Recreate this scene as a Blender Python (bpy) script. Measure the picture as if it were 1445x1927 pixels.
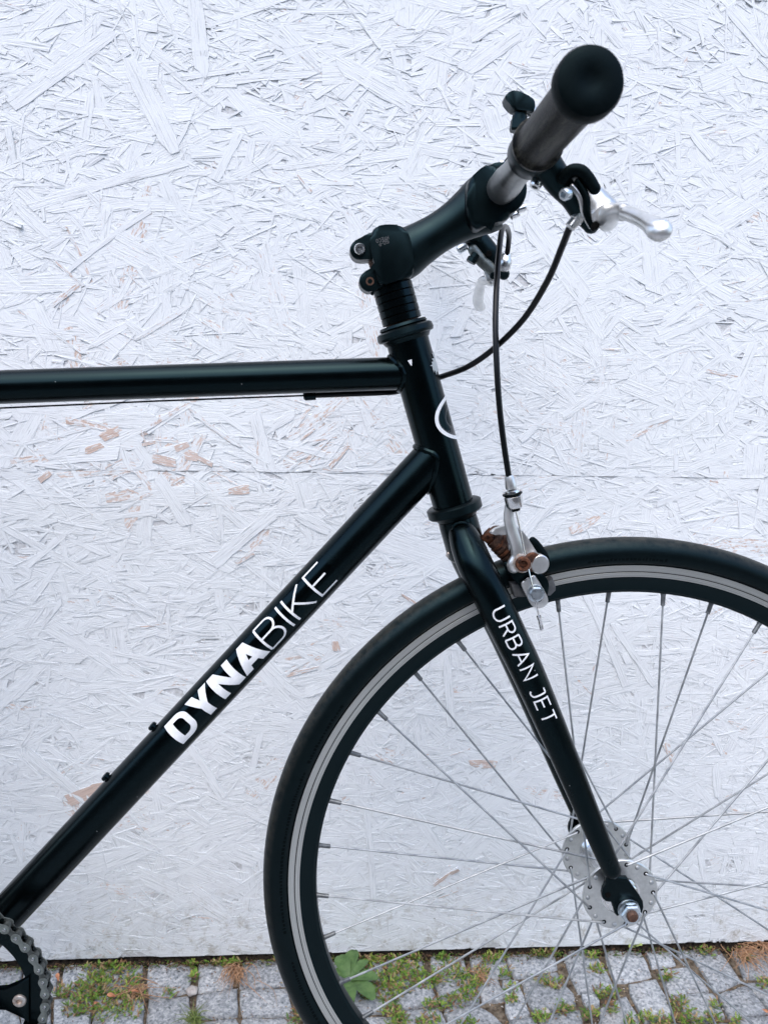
import bpy, bmesh, math, random
import numpy as np
from mathutils import Vector, Matrix

# ------------------------------------------------------------------ scene, camera, world, sun
scn = bpy.context.scene
for o in list(bpy.data.objects):
    bpy.data.objects.remove(o, do_unlink=True)
COL = scn.collection
RX, RY = 767, 1024
scn.render.resolution_x, scn.render.resolution_y = RX, RY
scn.render.engine = 'CYCLES'
scn.view_settings.view_transform = 'Standard'
scn.view_settings.look = 'None'
scn.view_settings.gamma = 1.0
scn.view_settings.use_curve_mapping = False
EXPO = 1.42
scn.view_settings.exposure = EXPO

F, CX, CY = 1450.0, 722.5, 963.5          # focal length and centre, in photograph pixels
AX = Vector((0.99799879, 0.00948284, 0.06251788))
AY = Vector((-0.06006938, -0.16663313, 0.98418752))
AZ = Vector((0.01975044, -0.98597336, -0.16573003))
CAM = Vector((-0.27409466, -0.68454175, 0.81826253))

cd = bpy.data.cameras.new('camera')
cam = bpy.data.objects.new('camera', cd)
COL.objects.link(cam)
cd.sensor_fit = 'VERTICAL'
cd.sensor_height = 36.0
cd.lens = F / 1927 * 36.0
cd.clip_start, cd.clip_end = 0.02, 500
cd.dof.use_dof = True
cd.dof.focus_distance = 0.80
cd.dof.aperture_fstop = 13.0
R = Matrix(((AX[0], -AX[1], -AX[2]), (AY[0], -AY[1], -AY[2]), (AZ[0], -AZ[1], -AZ[2])))
cam.matrix_world = Matrix.Translation(CAM) @ R.to_4x4()
scn.camera = cam

w = bpy.data.worlds.new('World')
scn.world = w
w.use_nodes = True
nt = w.node_tree
bgn = nt.nodes['Background']
sky = nt.nodes.new('ShaderNodeTexSky')
sky.sky_type = 'NISHITA'
sky.sun_disc = False
SUN_EL, SUN_AZ = math.radians(60), math.radians(196)   # azimuth clockwise from +Y: the sun stands behind the camera
sky.sun_elevation = SUN_EL
sky.sun_rotation = SUN_AZ
sky.air_density = 1.0
sky.dust_density = 2.2
sky.ozone_density = 1.0
nt.links.new(sky.outputs[0], bgn.inputs[0])
bgn.inputs[1].default_value = 0.15

sl = bpy.data.lights.new('sun', 'SUN')
sl.energy = 0.62
sl.angle = math.radians(75)

sl.color = (1.0, 0.985, 0.96)
so = bpy.data.objects.new('sun', sl)
COL.objects.link(so)
sdir = Vector((math.sin(SUN_AZ) * math.cos(SUN_EL), math.cos(SUN_AZ) * math.cos(SUN_EL), math.sin(SUN_EL)))
so.rotation_euler = sdir.to_track_quat('Z', 'Y').to_euler()
so.location = sdir * 20

# ------------------------------------------------------------------ survey helpers
def ray(px, py):
    d = Vector(((px - CX) / F, (py - CY) / F, 1.0))
    return Vector((d.dot(AX), d.dot(AY), d.dot(AZ)))
def P(px, py, y=0.0):                      # point of the plane at depth y seen at a pixel of the photograph
    d = ray(px, py)
    return CAM + d * ((y - CAM.y) / d.y)
def G(px, py, z=0.0):                      # point of the ground seen at a pixel
    d = ray(px, py)
    return CAM + d * ((z - CAM.z) / d.z)

# ------------------------------------------------------------------ materials
def nodes(m):
    return m.node_tree.nodes, m.node_tree.links
def new_mat(name, base=(0.5, 0.5, 0.5), rough=0.5, metal=0.0, spec=0.5, coat=0.0):
    m = bpy.data.materials.new(name)
    m.use_nodes = True
    b = m.node_tree.nodes['Principled BSDF']
    b.inputs['Base Color'].default_value = (*base, 1)
    b.inputs['Roughness'].default_value = rough
    b.inputs['Metallic'].default_value = metal
    b.inputs['Specular IOR Level'].default_value = spec
    b.inputs['Coat Weight'].default_value = coat
    return m
def tex(nt_, kind, **kw):
    n = nt_.nodes.new(kind)
    for k, v in kw.items():
        if k in n.inputs:
            n.inputs[k].default_value = v
        else:
            setattr(n, k, v)
    return n
def ramp(nt_, src, stops, interp='LINEAR'):
    r = nt_.nodes.new('ShaderNodeValToRGB')
    r.color_ramp.interpolation = interp
    e = r.color_ramp.elements
    while len(e) < len(stops):
        e.new(0.5)
    for i, (p, c) in enumerate(stops):
        e[i].position = p
        e[i].color = (*c, 1) if isinstance(c, tuple) else (c, c, c, 1)
    nt_.links.new(src, r.inputs[0])
    return r.outputs[0]
def mixc(nt_, fac, a, b, mode='MIX'):
    n = nt_.nodes.new('ShaderNodeMix')
    n.data_type = 'RGBA'
    n.blend_type = mode
    for s, v in ((0, fac), (6, a), (7, b)):
        if isinstance(v, (int, float)):
            n.inputs[s].default_value = v
        elif isinstance(v, tuple):
            n.inputs[s].default_value = (*v, 1)
        else:
            nt_.links.new(v, n.inputs[s])
    return n.outputs[2]
def math_(nt_, op, a, b=None, c=None):
    n = nt_.nodes.new('ShaderNodeMath')
    n.operation = op
    for i, v in enumerate((a, b, c)):
        if v is None:
            continue
        if isinstance(v, (int, float)):
            n.inputs[i].default_value = v
        else:
            nt_.links.new(v, n.inputs[i])
    return n.outputs[0]
def bump(nt_, h, dist, strength=1.0):
    n = nt_.nodes.new('ShaderNodeBump')
    n.inputs['Strength'].default_value = strength
    n.inputs['Distance'].default_value = dist
    nt_.links.new(h, n.inputs['Height'])
    return n.outputs[0]
def vary(m, scale, lo, hi, rough=None, bumpd=0.0, detail=6.0, stretch=None):
    """Mottled colour, roughness and fine relief in object space."""
    t = m.node_tree
    b = t.nodes['Principled BSDF']
    tc = t.nodes.new('ShaderNodeTexCoord')
    src = tc.outputs['Object']
    if stretch:
        mp = t.nodes.new('ShaderNodeMapping')
        mp.inputs['Scale'].default_value = stretch
        t.links.new(src, mp.inputs[0])
        src = mp.outputs[0]
    n = tex(t, 'ShaderNodeTexNoise', Scale=scale, Detail=detail, Roughness=0.6)
    t.links.new(src, n.inputs['Vector'])
    t.links.new(ramp(t, n.outputs[0], [(0.35, lo), (0.65, hi)]), b.inputs['Base Color'])
    if rough:
        t.links.new(ramp(t, n.outputs[0], [(0.3, rough[0]), (0.7, rough[1])]), b.inputs['Roughness'])
    if bumpd:
        n2 = tex(t, 'ShaderNodeTexNoise', Scale=scale * 6, Detail=4.0)
        t.links.new(src, n2.inputs['Vector'])
        t.links.new(bump(t, n2.outputs[0], bumpd, 0.6), b.inputs['Normal'])
    return m

M = {}
M['paint'] = vary(new_mat('black_satin_paint', rough=0.25, spec=0.20), 45, (0.0003, 0.0005, 0.0006), (0.0006, 0.0010, 0.0012), (0.21, 0.28), 0.00002)
M['decal'] = new_mat('black_decal_film', (0.0006, 0.001, 0.0012), 0.16, spec=0.22)
M['black_metal'] = vary(new_mat('black_anodised_metal', rough=0.36, spec=0.27), 60, (0.0004, 0.0006, 0.0007), (0.0008, 0.0012, 0.0014), (0.33, 0.42), 0.00003)
M['spacer'] = new_mat('black_glossy_spacer', (0.0006, 0.0008, 0.001), 0.24, spec=0.2)
M['rubber'] = vary(new_mat('black_rubber', rough=0.5, spec=0.10), 90, (0.0006, 0.0009, 0.001), (0.0014, 0.0018, 0.002), (0.42, 0.6), 0.0001)
M['cable'] = new_mat('black_cable_sheath', (0.002, 0.003, 0.004), 0.3, spec=0.3)
M['silver'] = vary(new_mat('brushed_silver', rough=0.3, metal=1.0), 120, (0.55, 0.56, 0.56), (0.78, 0.79, 0.79), (0.22, 0.4), 0.00003)
M['polished'] = vary(new_mat('polished_aluminium', rough=0.2, metal=1.0), 80, (0.74, 0.75, 0.75), (0.88, 0.88, 0.88), (0.14, 0.28))
M['lever'] = vary(new_mat('cast_silver_lever', rough=0.32, metal=0.85), 60, (0.62, 0.63, 0.62), (0.8, 0.8, 0.79), (0.28, 0.42))
M['flange'] = vary(new_mat('matt_hub_aluminium', rough=0.35, metal=1.0), 200, (0.60, 0.61, 0.59), (0.72, 0.73, 0.71), (0.28, 0.4), 0.00002)
M['spoke'] = vary(new_mat('steel_spoke', rough=0.5, metal=0.8), 60, (0.26, 0.28, 0.29), (0.50, 0.52, 0.53), (0.45, 0.6))
M['nipple'] = vary(new_mat('dull_brass_nipple', rough=0.5, metal=0.7), 150, (0.10, 0.11, 0.115), (0.22, 0.235, 0.24), (0.4, 0.6))
M['zinc'] = vary(new_mat('zinc_plated_nut', rough=0.3, metal=1.0), 150, (0.50, 0.56, 0.60), (0.72, 0.78, 0.82), (0.2, 0.4))
M['rust'] = vary(new_mat('rusty_steel', rough=0.75, spec=0.3, metal=0.25), 320, (0.016, 0.008, 0.006), (0.17, 0.065, 0.032), (0.5, 0.85), 0.0003)
M['rusty_bolt'] = vary(new_mat('dark_rusty_bolt', rough=0.7, spec=0.3, metal=0.4), 260, (0.035, 0.022, 0.018), (0.14, 0.075, 0.05), (0.45, 0.8), 0.0003)
M['rust_silver'] = vary(new_mat('rust_spotted_steel', rough=0.4, metal=0.8), 200, (0.62, 0.62, 0.60), (0.30, 0.17, 0.10), (0.3, 0.6))
M['chain'] = vary(new_mat('grey_chain_steel', rough=0.38, metal=0.6), 120, (0.10, 0.115, 0.11), (0.20, 0.225, 0.215), (0.3, 0.5))
M['chain_inner'] = vary(new_mat('dark_chain_inner_plate', rough=0.4, metal=0.6), 120, (0.045, 0.05, 0.048), (0.10, 0.11, 0.105), (0.3, 0.5))
M['pin'] = new_mat('polished_chain_pin', (0.45, 0.47, 0.47), 0.25, metal=1.0)
M['chain_dark'] = new_mat('dark_chain_roller', (0.02, 0.02, 0.02), 0.4, metal=0.6)
M['white'] = vary(new_mat('white_lettering', rough=0.4), 150, (0.66, 0.68, 0.70), (0.82, 0.83, 0.84))
M['greylet'] = new_mat('grey_print', (0.10, 0.105, 0.11), 0.5)
M['pad'] = vary(new_mat('grey_brake_pad', rough=0.6), 90, (0.05, 0.055, 0.06), (0.10, 0.105, 0.11))
M['dark'] = new_mat('dark_hollow', (0.002, 0.002, 0.002), 0.8, spec=0.1)
M['saddle'] = vary(new_mat('black_saddle_vinyl', rough=0.45), 60, (0.008, 0.008, 0.009), (0.015, 0.015, 0.016), None, 0.0002)

for k_ in ('paint', 'black_metal', 'spacer', 'decal', 'tyre', 'cable'):
    pass
# aluminium handlebar: dark grey, brushed along its length
M['bar'] = vary(new_mat('grey_anodised_bar', rough=0.32, metal=0.8), 60, (0.16, 0.165, 0.165), (0.28, 0.29, 0.285), (0.28, 0.42))
# worn grip
m = new_mat('worn_grip_rubber', rough=0.42, spec=0.10)
t = m.node_tree; b = t.nodes['Principled BSDF']
tc = t.nodes.new('ShaderNodeTexCoord')
n1 = tex(t, 'ShaderNodeTexNoise', Scale=110.0, Detail=6.0, Roughness=0.75)
mp = t.nodes.new('ShaderNodeMapping'); mp.inputs['Scale'].default_value = (1, 0.12, 1)
t.links.new(tc.outputs['Object'], mp.inputs[0]); t.links.new(mp.outputs[0], n1.inputs['Vector'])
t.links.new(ramp(t, n1.outputs[0], [(0.38, (0.0008, 0.001, 0.001)), (0.50, (0.003, 0.0034, 0.003)), (0.62, (0.040, 0.039, 0.030))]), b.inputs['Base Color'])
wv = tex(t, 'ShaderNodeTexNoise', Scale=900.0, Detail=1.0)
t.links.new(tc.outputs['Object'], wv.inputs['Vector'])
t.links.new(bump(t, wv.outputs[0], 0.0004, 0.7), b.inputs['Normal'])
M['grip'] = m
# brake track: brushed in rings, dark wear line
m = new_mat('worn_brake_track', rough=0.36, metal=0.8)
t = m.node_tree; b = t.nodes['Principled BSDF']
tc = t.nodes.new('ShaderNodeTexCoord')
vm = t.nodes.new('ShaderNodeVectorMath'); vm.operation = 'MULTIPLY'; vm.inputs[1].default_value = (1, 0, 1)
t.links.new(tc.outputs['Object'], vm.inputs[0])
ln = t.nodes.new('ShaderNodeVectorMath'); ln.operation = 'LENGTH'
t.links.new(vm.outputs[0], ln.inputs[0])
nz = tex(t, 'ShaderNodeTexNoise', Scale=1500.0, Detail=3.0, noise_dimensions='1D')
t.links.new(ln.outputs['Value'], nz.inputs['W'])
nb = tex(t, 'ShaderNodeTexNoise', Scale=9.0, Detail=3.0)
t.links.new(tc.outputs['Object'], nb.inputs['Vector'])
col = ramp(t, nz.outputs[0], [(0.3, (0.42, 0.43, 0.41)), (0.5, (0.60, 0.615, 0.59)), (0.7, (0.76, 0.77, 0.74))])
col = mixc(t, math_(t, 'MULTIPLY', nb.outputs[0], 0.5), col, (0.24, 0.25, 0.24))
t.links.new(col, b.inputs['Base Color'])
t.links.new(bump(t, nz.outputs[0], 0.0002, 0.5), b.inputs['Normal'])
M['track'] = m
# tyre rubber with dust on the tread
m = new_mat('tyre_rubber', rough=0.40, spec=0.2)
t = m.node_tree; b = t.nodes['Principled BSDF']
tc = t.nodes.new('ShaderNodeTexCoord')
vm = t.nodes.new('ShaderNodeVectorMath'); vm.operation = 'MULTIPLY'; vm.inputs[1].default_value = (1, 0, 1)
t.links.new(tc.outputs['Object'], vm.inputs[0])
ln = t.nodes.new('ShaderNodeVectorMath'); ln.operation = 'LENGTH'
t.links.new(vm.outputs[0], ln.inputs[0])
n1 = tex(t, 'ShaderNodeTexNoise', Scale=140.0, Detail=6.0, Roughness=0.7)
t.links.new(tc.outputs['Object'], n1.inputs['Vector'])
tread = t.nodes.new('ShaderNodeMapRange')
tread.inputs['From Min'].default_value = 0.3325; tread.inputs['From Max'].default_value = 0.3395
t.links.new(ln.outputs['Value'], tread.inputs['Value'])
rub = ramp(t, n1.outputs[0], [(0.35, (0.0008, 0.0012, 0.0014)), (0.7, (0.002, 0.003, 0.0034))])
dust = ramp(t, n1.outputs[0], [(0.35, (0.006, 0.0075, 0.008)), (0.7, (0.038, 0.036, 0.030))])
t.links.new(mixc(t, tread.outputs[0], rub, dust), b.inputs['Base Color'])
vo = tex(t, 'ShaderNodeTexNoise', Scale=600.0, Detail=2.0)
t.links.new(tc.outputs['Object'], vo.inputs['Vector'])
t.links.new(bump(t, vo.outputs[0], 0.0003, 0.5), b.inputs['Normal'])
M['tyre'] = m

for k_ in ('paint', 'black_metal', 'spacer', 'decal', 'tyre', 'rubber'):
    M[k_].node_tree.nodes['Principled BSDF'].inputs['Specular Tint'].default_value = (0.45, 0.88, 1.0, 1)
# dust specks and tiny chips on the frame paint
t = M['paint'].node_tree; b = t.nodes['Principled BSDF']
tc = t.nodes.new('ShaderNodeTexCoord')
vz = tex(t, 'ShaderNodeTexVoronoi', Scale=110.0)
t.links.new(tc.outputs['Object'], vz.inputs['Vector'])
sc2 = t.nodes.new('ShaderNodeSeparateColor'); t.links.new(vz.outputs['Color'], sc2.inputs[0])
spk = math_(t, 'MULTIPLY', math_(t, 'LESS_THAN', vz.outputs['Distance'], 0.07), math_(t, 'GREATER_THAN', sc2.outputs[0], 0.955))
old = b.inputs['Base Color'].links[0].from_socket
t.links.new(mixc(t, spk, old, (0.16, 0.17, 0.17)), b.inputs['Base Color'])
# painted OSB: white paint over strands; UVMap = metres along/across each strand, second UV = per strand numbers
def osb_material(name, core=False):
    m = new_mat(name, rough=0.72, spec=0.14)
    t = m.node_tree; b = t.nodes['Principled BSDF']
    uv = t.nodes.new('ShaderNodeUVMap'); uv.uv_map = 'grain'
    idn = t.nodes.new('ShaderNodeUVMap'); idn.uv_map = 'strand_id'
    sp = t.nodes.new('ShaderNodeSeparateXYZ'); t.links.new(idn.outputs[0], sp.inputs[0])
    mp = t.nodes.new('ShaderNodeMapping'); mp.inputs['Scale'].default_value = (22, 620, 1)
    t.links.new(uv.outputs[0], mp.inputs[0])
    g = tex(t, 'ShaderNodeTexNoise', Scale=1.0, Detail=5.0, Roughness=0.62)
    g.inputs['Distortion'].default_value = 0.4
    t.links.new(mp.outputs[0], g.inputs['Vector'])
    mp2 = t.nodes.new('ShaderNodeMapping'); mp2.inputs['Scale'].default_value = (95, 330, 1)
    t.links.new(uv.outputs[0], mp2.inputs[0])
    g2 = tex(t, 'ShaderNodeTexNoise', Scale=1.0, Detail=8.0, Roughness=0.74)
    t.links.new(mp2.outputs[0], g2.inputs['Vector'])
    tc = t.nodes.new('ShaderNodeTexCoord')
    g3 = tex(t, 'ShaderNodeTexNoise', Scale=5.0, Detail=5.0, Roughness=0.6)
    t.links.new(tc.outputs['Object'], g3.inputs['Vector'])
    g4 = tex(t, 'ShaderNodeTexNoise', Scale=420.0, Detail=3.0, Roughness=0.6)
    t.links.new(tc.outputs['Object'], g4.inputs['Vector'])
    # paint colour: nearly white, slightly uneven coats, darker in the grooves
    c = ramp(t, g.outputs[0], [(0.33, (0.42, 0.45, 0.455)), (0.42, (0.75, 0.77, 0.79)), (0.6, (0.815, 0.845, 0.855))])
    c = mixc(t, ramp(t, g3.outputs[0], [(0.35, 0.0), (0.7, 0.40)]), c, (0.73, 0.77, 0.775))
    c = mixc(t, math_(t, 'MULTIPLY', sp.outputs[0], 0.16), c, (0.66, 0.68, 0.70))
    mp3 = t.nodes.new('ShaderNodeMapping'); mp3.inputs['Scale'].default_value = (34, 430, 1)
    mp3.inputs['Location'].default_value = (7.3, 2.1, 0)
    t.links.new(uv.outputs[0], mp3.inputs[0])
    g6 = tex(t, 'ShaderNodeTexNoise', Scale=1.0, Detail=3.0, Roughness=0.55)
    t.links.new(mp3.outputs[0], g6.inputs['Vector'])
    groove = ramp(t, g6.outputs[0], [(0.27, 1.0), (0.345, 0.0)])
    c = mixc(t, math_(t, 'MULTIPLY', groove, 0.75), c, (0.30, 0.33, 0.335))
    # chipped paint shows wood where the strand number allows it
    thr = math_(t, 'MULTIPLY_ADD', sp.outputs[1], -0.28, 0.762)
    bare = math_(t, 'SUBTRACT', math_(t, 'MULTIPLY_ADD', g.outputs[0], 0.22, math_(t, 'SUBTRACT', g2.outputs[0], 0.11)), thr)
    bare = math_(t, 'MULTIPLY', bare, 22.0)
    bare.node.use_clamp = True
    wood = ramp(t, g.outputs[0], [(0.3, (0.28, 0.15, 0.09)), (0.5, (0.56, 0.37, 0.27)), (0.7, (0.68, 0.50, 0.40))])
    wood = mixc(t, math_(t, 'MULTIPLY', g3.outputs[0], 0.75), wood, (0.70, 0.66, 0.64))
    c = mixc(t, bare, c, wood)
    # grime splashed up from the paving
    geo = t.nodes.new('ShaderNodeNewGeometry')
    sz = t.nodes.new('ShaderNodeSeparateXYZ'); t.links.new(geo.outputs['Position'], sz.inputs[0])
    low = t.nodes.new('ShaderNodeMapRange')
    low.inputs['From Min'].default_value = 0.16; low.inputs['From Max'].default_value = 0.0
    t.links.new(sz.outputs[2], low.inputs['Value'])
    g5 = tex(t, 'ShaderNodeTexNoise', Scale=60.0, Detail=6.0, Roughness=0.75)
    t.links.new(geo.outputs['Position'], g5.inputs['Vector'])
    gm = math_(t, 'MULTIPLY', ramp(t, g5.outputs[0], [(0.52, 0.0), (0.68, 1.0)]), math_(t, 'MULTIPLY', low.outputs[0], 0.85))
    c = mixc(t, gm, c, (0.30, 0.27, 0.20))
    t.links.new(c, b.inputs['Base Color'])
    hh = math_(t, 'MULTIPLY_ADD', g4.outputs[0], 0.25, g.outputs[0])
    hh = math_(t, 'SUBTRACT', hh, math_(t, 'MULTIPLY', groove, 0.5))
    t.links.new(bump(t, hh, 0.0011, 0.85), b.inputs['Normal'])
    return m
M['osb'] = osb_material('white_painted_osb')
m = new_mat('osb_core', rough=0.8, spec=0.2)
vary(m, 240, (0.50, 0.51, 0.51), (0.70, 0.71, 0.73), None, 0.0015)
M['osb_core'] = m
M['osb_edge'] = vary(new_mat('shaded_grimy_edge', rough=0.75, spec=0.1), 500, (0.36, 0.39, 0.40), (0.70, 0.72, 0.74))  # crease shade along the strands put into the colour, together with grime

# granite
m = new_mat('grey_granite', rough=0.8, spec=0.3)
t = m.node_tree; b = t.nodes['Principled BSDF']
tc = t.nodes.new('ShaderNodeTexCoord'); oi = t.nodes.new('ShaderNodeObjectInfo')
ad = t.nodes.new('ShaderNodeVectorMath'); ad.operation = 'ADD'
sc_ = t.nodes.new('ShaderNodeVectorMath'); sc_.operation = 'SCALE'; sc_.inputs[3].default_value = 31.0
cmb = t.nodes.new('ShaderNodeCombineXYZ')
t.links.new(oi.outputs['Random'], cmb.inputs[0]); t.links.new(oi.outputs['Random'], cmb.inputs[1])
t.links.new(cmb.outputs[0], sc_.inputs[0])
t.links.new(tc.outputs['Object'], ad.inputs[0]); t.links.new(sc_.outputs[0], ad.inputs[1])
v1 = tex(t, 'ShaderNodeTexVoronoi', Scale=330.0); v1.inputs['Randomness'].default_value = 1.0
t.links.new(ad.outputs[0], v1.inputs['Vector'])
n1 = tex(t, 'ShaderNodeTexNoise', Scale=190.0, Detail=4.0, Roughness=0.7)
t.links.new(ad.outputs[0], n1.inputs['Vector'])
n2 = tex(t, 'ShaderNodeTexNoise', Scale=22.0, Detail=5.0, Roughness=0.7)
t.links.new(ad.outputs[0], n2.inputs['Vector'])
sepc = t.nodes.new('ShaderNodeSeparateColor'); t.links.new(v1.outputs['Color'], sepc.inputs[0])
c = ramp(t, sepc.outputs[0], [(0.0, (0.10, 0.115, 0.125)), (0.25, (0.27, 0.29, 0.305)), (0.55, (0.40, 0.42, 0.435)), (0.9, (0.62, 0.635, 0.64))])
c = mixc(t, 0.55, c, ramp(t, n1.outputs[0], [(0.36, (0.13, 0.15, 0.165)), (0.5, (0.37, 0.39, 0.405)), (0.66, (0.62, 0.63, 0.64))]))
c = mixc(t, ramp(t, n2.outputs[0], [(0.56, 0.0), (0.75, 0.35)]), c, (0.30, 0.22, 0.15))
hs = t.nodes.new('ShaderNodeHueSaturation')
t.links.new(math_(t, 'MULTIPLY_ADD', oi.outputs['Random'], 0.3, 0.70), hs.inputs['Value'])
t.links.new(c, hs.inputs['Color'])
t.links.new(hs.outputs[0], b.inputs['Base Color'])
hh = math_(t, 'MULTIPLY_ADD', n2.outputs[0], 2.0, n1.outputs[0])
t.links.new(bump(t, hh, 0.0022, 0.9), b.inputs['Normal'])
M['granite'] = m
M['soil'] = vary(new_mat('joint_soil', rough=0.95, spec=0.1), 130, (0.045, 0.034, 0.024), (0.22, 0.18, 0.135), None, 0.003)
M['shaded_dirt'] = vary(new_mat('shade_darkened_dirt', rough=0.95, spec=0.1), 260, (0.006, 0.005, 0.004), (0.055, 0.042, 0.032), None, 0.003)  # soil tone darkened to paint the shadow line below the boards
M['asphalt'] = vary(new_mat('street_asphalt', rough=0.9, spec=0.2), 90, (0.035, 0.035, 0.036), (0.07, 0.07, 0.07), None, 0.003)
M['facade'] = vary(new_mat('dark_facade_render', rough=0.9, spec=0.1), 3, (0.035, 0.036, 0.036), (0.05, 0.052, 0.052))
def attr_mat(name, rough=0.6):
    m = new_mat(name, rough=rough, spec=0.25)
    t = m.node_tree; b = t.nodes['Principled BSDF']
    a = t.nodes.new('ShaderNodeVertexColor'); a.layer_name = 'tint'
    t.links.new(a.outputs[0], b.inputs['Base Color'])
    b.inputs['Subsurface Weight'].default_value = 0.0
    return m
M['moss'] = attr_mat('moss_leaves')
M['straw'] = vary(new_mat('dry_straw', rough=0.7, spec=0.2), 300, (0.26, 0.13, 0.065), (0.52, 0.33, 0.20))
M['grassblade'] = vary(new_mat('green_grass_blade', rough=0.6, spec=0.3), 200, (0.07, 0.12, 0.025), (0.20, 0.24, 0.07))
M['deadleaf'] = vary(new_mat('dead_leaf', rough=0.6, spec=0.3), 160, (0.28, 0.09, 0.04), (0.55, 0.25, 0.13))
m = vary(new_mat('weed_leaf', rough=0.5, spec=0.35), 120, (0.055, 0.115, 0.032), (0.10, 0.175, 0.055), None, 0.0006)
M['weed'] = m
M['seedling'] = vary(new_mat('pale_seedling_leaf', rough=0.5, spec=0.3), 160, (0.22, 0.30, 0.07), (0.38, 0.44, 0.14))
M['pebble'] = vary(new_mat('pale_pebble', rough=0.7), 200, (0.30, 0.27, 0.25), (0.48, 0.45, 0.42), None, 0.0005)

# ------------------------------------------------------------------ object helpers
def empty(name, loc=(0, 0, 0)):
    o = bpy.data.objects.new(name, None)
    o.location = loc
    o.empty_display_size = 0.05
    COL.objects.link(o)
    return o
def tag(o, label=None, cat=None, group=None, kind=None):
    for k, v in (('label', label), ('category', cat), ('group', group), ('kind', kind)):
        if v:
            o[k] = v
    return o
def from_bm(name, bm, mat, parent=None, smooth=True, angle=40):
    me = bpy.data.meshes.new(name)
    bmesh.ops.recalc_face_normals(bm, faces=bm.faces)
    bm.to_mesh(me); bm.free()
    me.materials.append(mat)
    if smooth:
        for p in me.polygons:
            p.use_smooth = True
        me.set_sharp_from_angle(angle=math.radians(angle))
    o = bpy.data.objects.new(name, me)
    COL.objects.link(o)
    if parent is not None:
        o.parent = parent
        if parent.type == 'EMPTY':
            pass
    return o
def kids(name, parent, label=None):
    pass
def frame_at(d, hint=None):
    d = d.normalized()
    h = hint or Vector((0, 1, 0))
    if abs(d.dot(h)) > 0.95:
        h = Vector((1, 0, 0))
    n = (h - d * h.dot(d)).normalized()
    return n, d.cross(n)
def cr(pts, k=8):                          # Catmull-Rom through tuples of (Vector, radius)
    out = []
    n = len(pts)
    for i in range(n - 1):
        p0, p1, p2, p3 = pts[max(i - 1, 0)], pts[i], pts[i + 1], pts[min(i + 2, n - 1)]
        for j in range(k):
            t_ = j / k
            f = [-.5 * t_ ** 3 + t_ ** 2 - .5 * t_, 1.5 * t_ ** 3 - 2.5 * t_ ** 2 + 1, -1.5 * t_ ** 3 + 2 * t_ ** 2 + .5 * t_, .5 * t_ ** 3 - .5 * t_ ** 2]
            v = p0[0] * f[0] + p1[0] * f[1] + p2[0] * f[2] + p3[0] * f[3]
            r = p0[1] * f[0] + p1[1] * f[1] + p2[1] * f[2] + p3[1] * f[3]
            out.append((v, r))
    out.append(pts[-1])
    return out
def add_tube(bm, pts, seg=24, squash=1.0, cap=True, hint=None, roundcap=False):
    """pts = list of (Vector, radius). squash scales the section along the hint direction."""
    if roundcap:
        (a, ra), (b_, rb) = pts[0], pts[-1]
        da = (pts[1][0] - a).normalized(); db = (pts[-2][0] - b_).normalized()
        head = [(a - da * ra * (1 - x) , ra * s) for x, s in ((0.0, .02), (.15, .5), (.45, .83), (.75, .97))]
        tail = [(b_ - db * rb * (1 - x), rb * s) for x, s in ((.75, .97), (.45, .83), (.15, .5), (0.0, .02))]
        head = [(a - da * ra * k, ra * s) for k, s in ((.98, .1), (.85, .5), (.55, .83), (.25, .97))]
        tail = [(b_ - db * rb * k, rb * s) for k, s in ((.25, .97), (.55, .83), (.85, .5), (.98, .1))]
        pts = head + list(pts) + tail
    rings = []
    n0 = None
    for i, (p, r) in enumerate(pts):
        d = (pts[min(i + 1, len(pts) - 1)][0] - pts[max(i - 1, 0)][0]).normalized()
        if n0 is None or hint is not None:
            n, b_ = frame_at(d, hint)
        else:
            n = (n0 - d * n0.dot(d)).normalized(); b_ = d.cross(n)
        n0 = n
        ring = []
        for k in range(seg):
            a = 2 * math.pi * k / seg
            ring.append(bm.verts.new(p + (n * math.cos(a) * squash + b_ * math.sin(a)) * r))
        rings.append(ring)
    for i in range(len(rings) - 1):
        for k in range(seg):
            k2 = (k + 1) % seg
            bm.faces.new((rings[i][k], rings[i][k2], rings[i + 1][k2], rings[i + 1][k]))
    if cap:
        bm.faces.new(rings[0][::-1]); bm.faces.new(rings[-1])
    return rings
def tube(name, pts, mat, parent=None, seg=24, squash=1.0, hint=None, roundcap=False, angle=40):
    bm = bmesh.new()
    add_tube(bm, pts, seg, squash, True, hint, roundcap)
    return from_bm(name, bm, mat, parent, angle=angle)
def add_lathe(bm, prof, o, d, seg=32, closed=False, hint=None, hexa=False):
    """prof = list of (along, radius) about the axis o + d*along"""
    d = d.normalized()
    n, b_ = frame_at(d, hint)
    rings = []
    for (s, r) in prof:
        r = max(r, 1e-5)
        rings.append([bm.verts.new(o + d * s + (n * math.cos(2 * math.pi * k / seg) + b_ * math.sin(2 * math.pi * k / seg)) * r) for k in range(seg)])
    m_ = len(rings)
    for i in range(m_ if closed else m_ - 1):
        A_, B_ = rings[i], rings[(i + 1) % m_]
        for k in range(seg):
            k2 = (k + 1) % seg
            bm.faces.new((A_[k], A_[k2], B_[k2], B_[k]))
    if not closed:
        bm.faces.new(rings[0][::-1]); bm.faces.new(rings[-1])
def lathe(name, prof, o, d, mat, parent=None, seg=32, closed=False, angle=35):
    bm = bmesh.new()
    add_lathe(bm, prof, o, d, seg, closed)
    return from_bm(name, bm, mat, parent, angle=angle)
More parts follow.
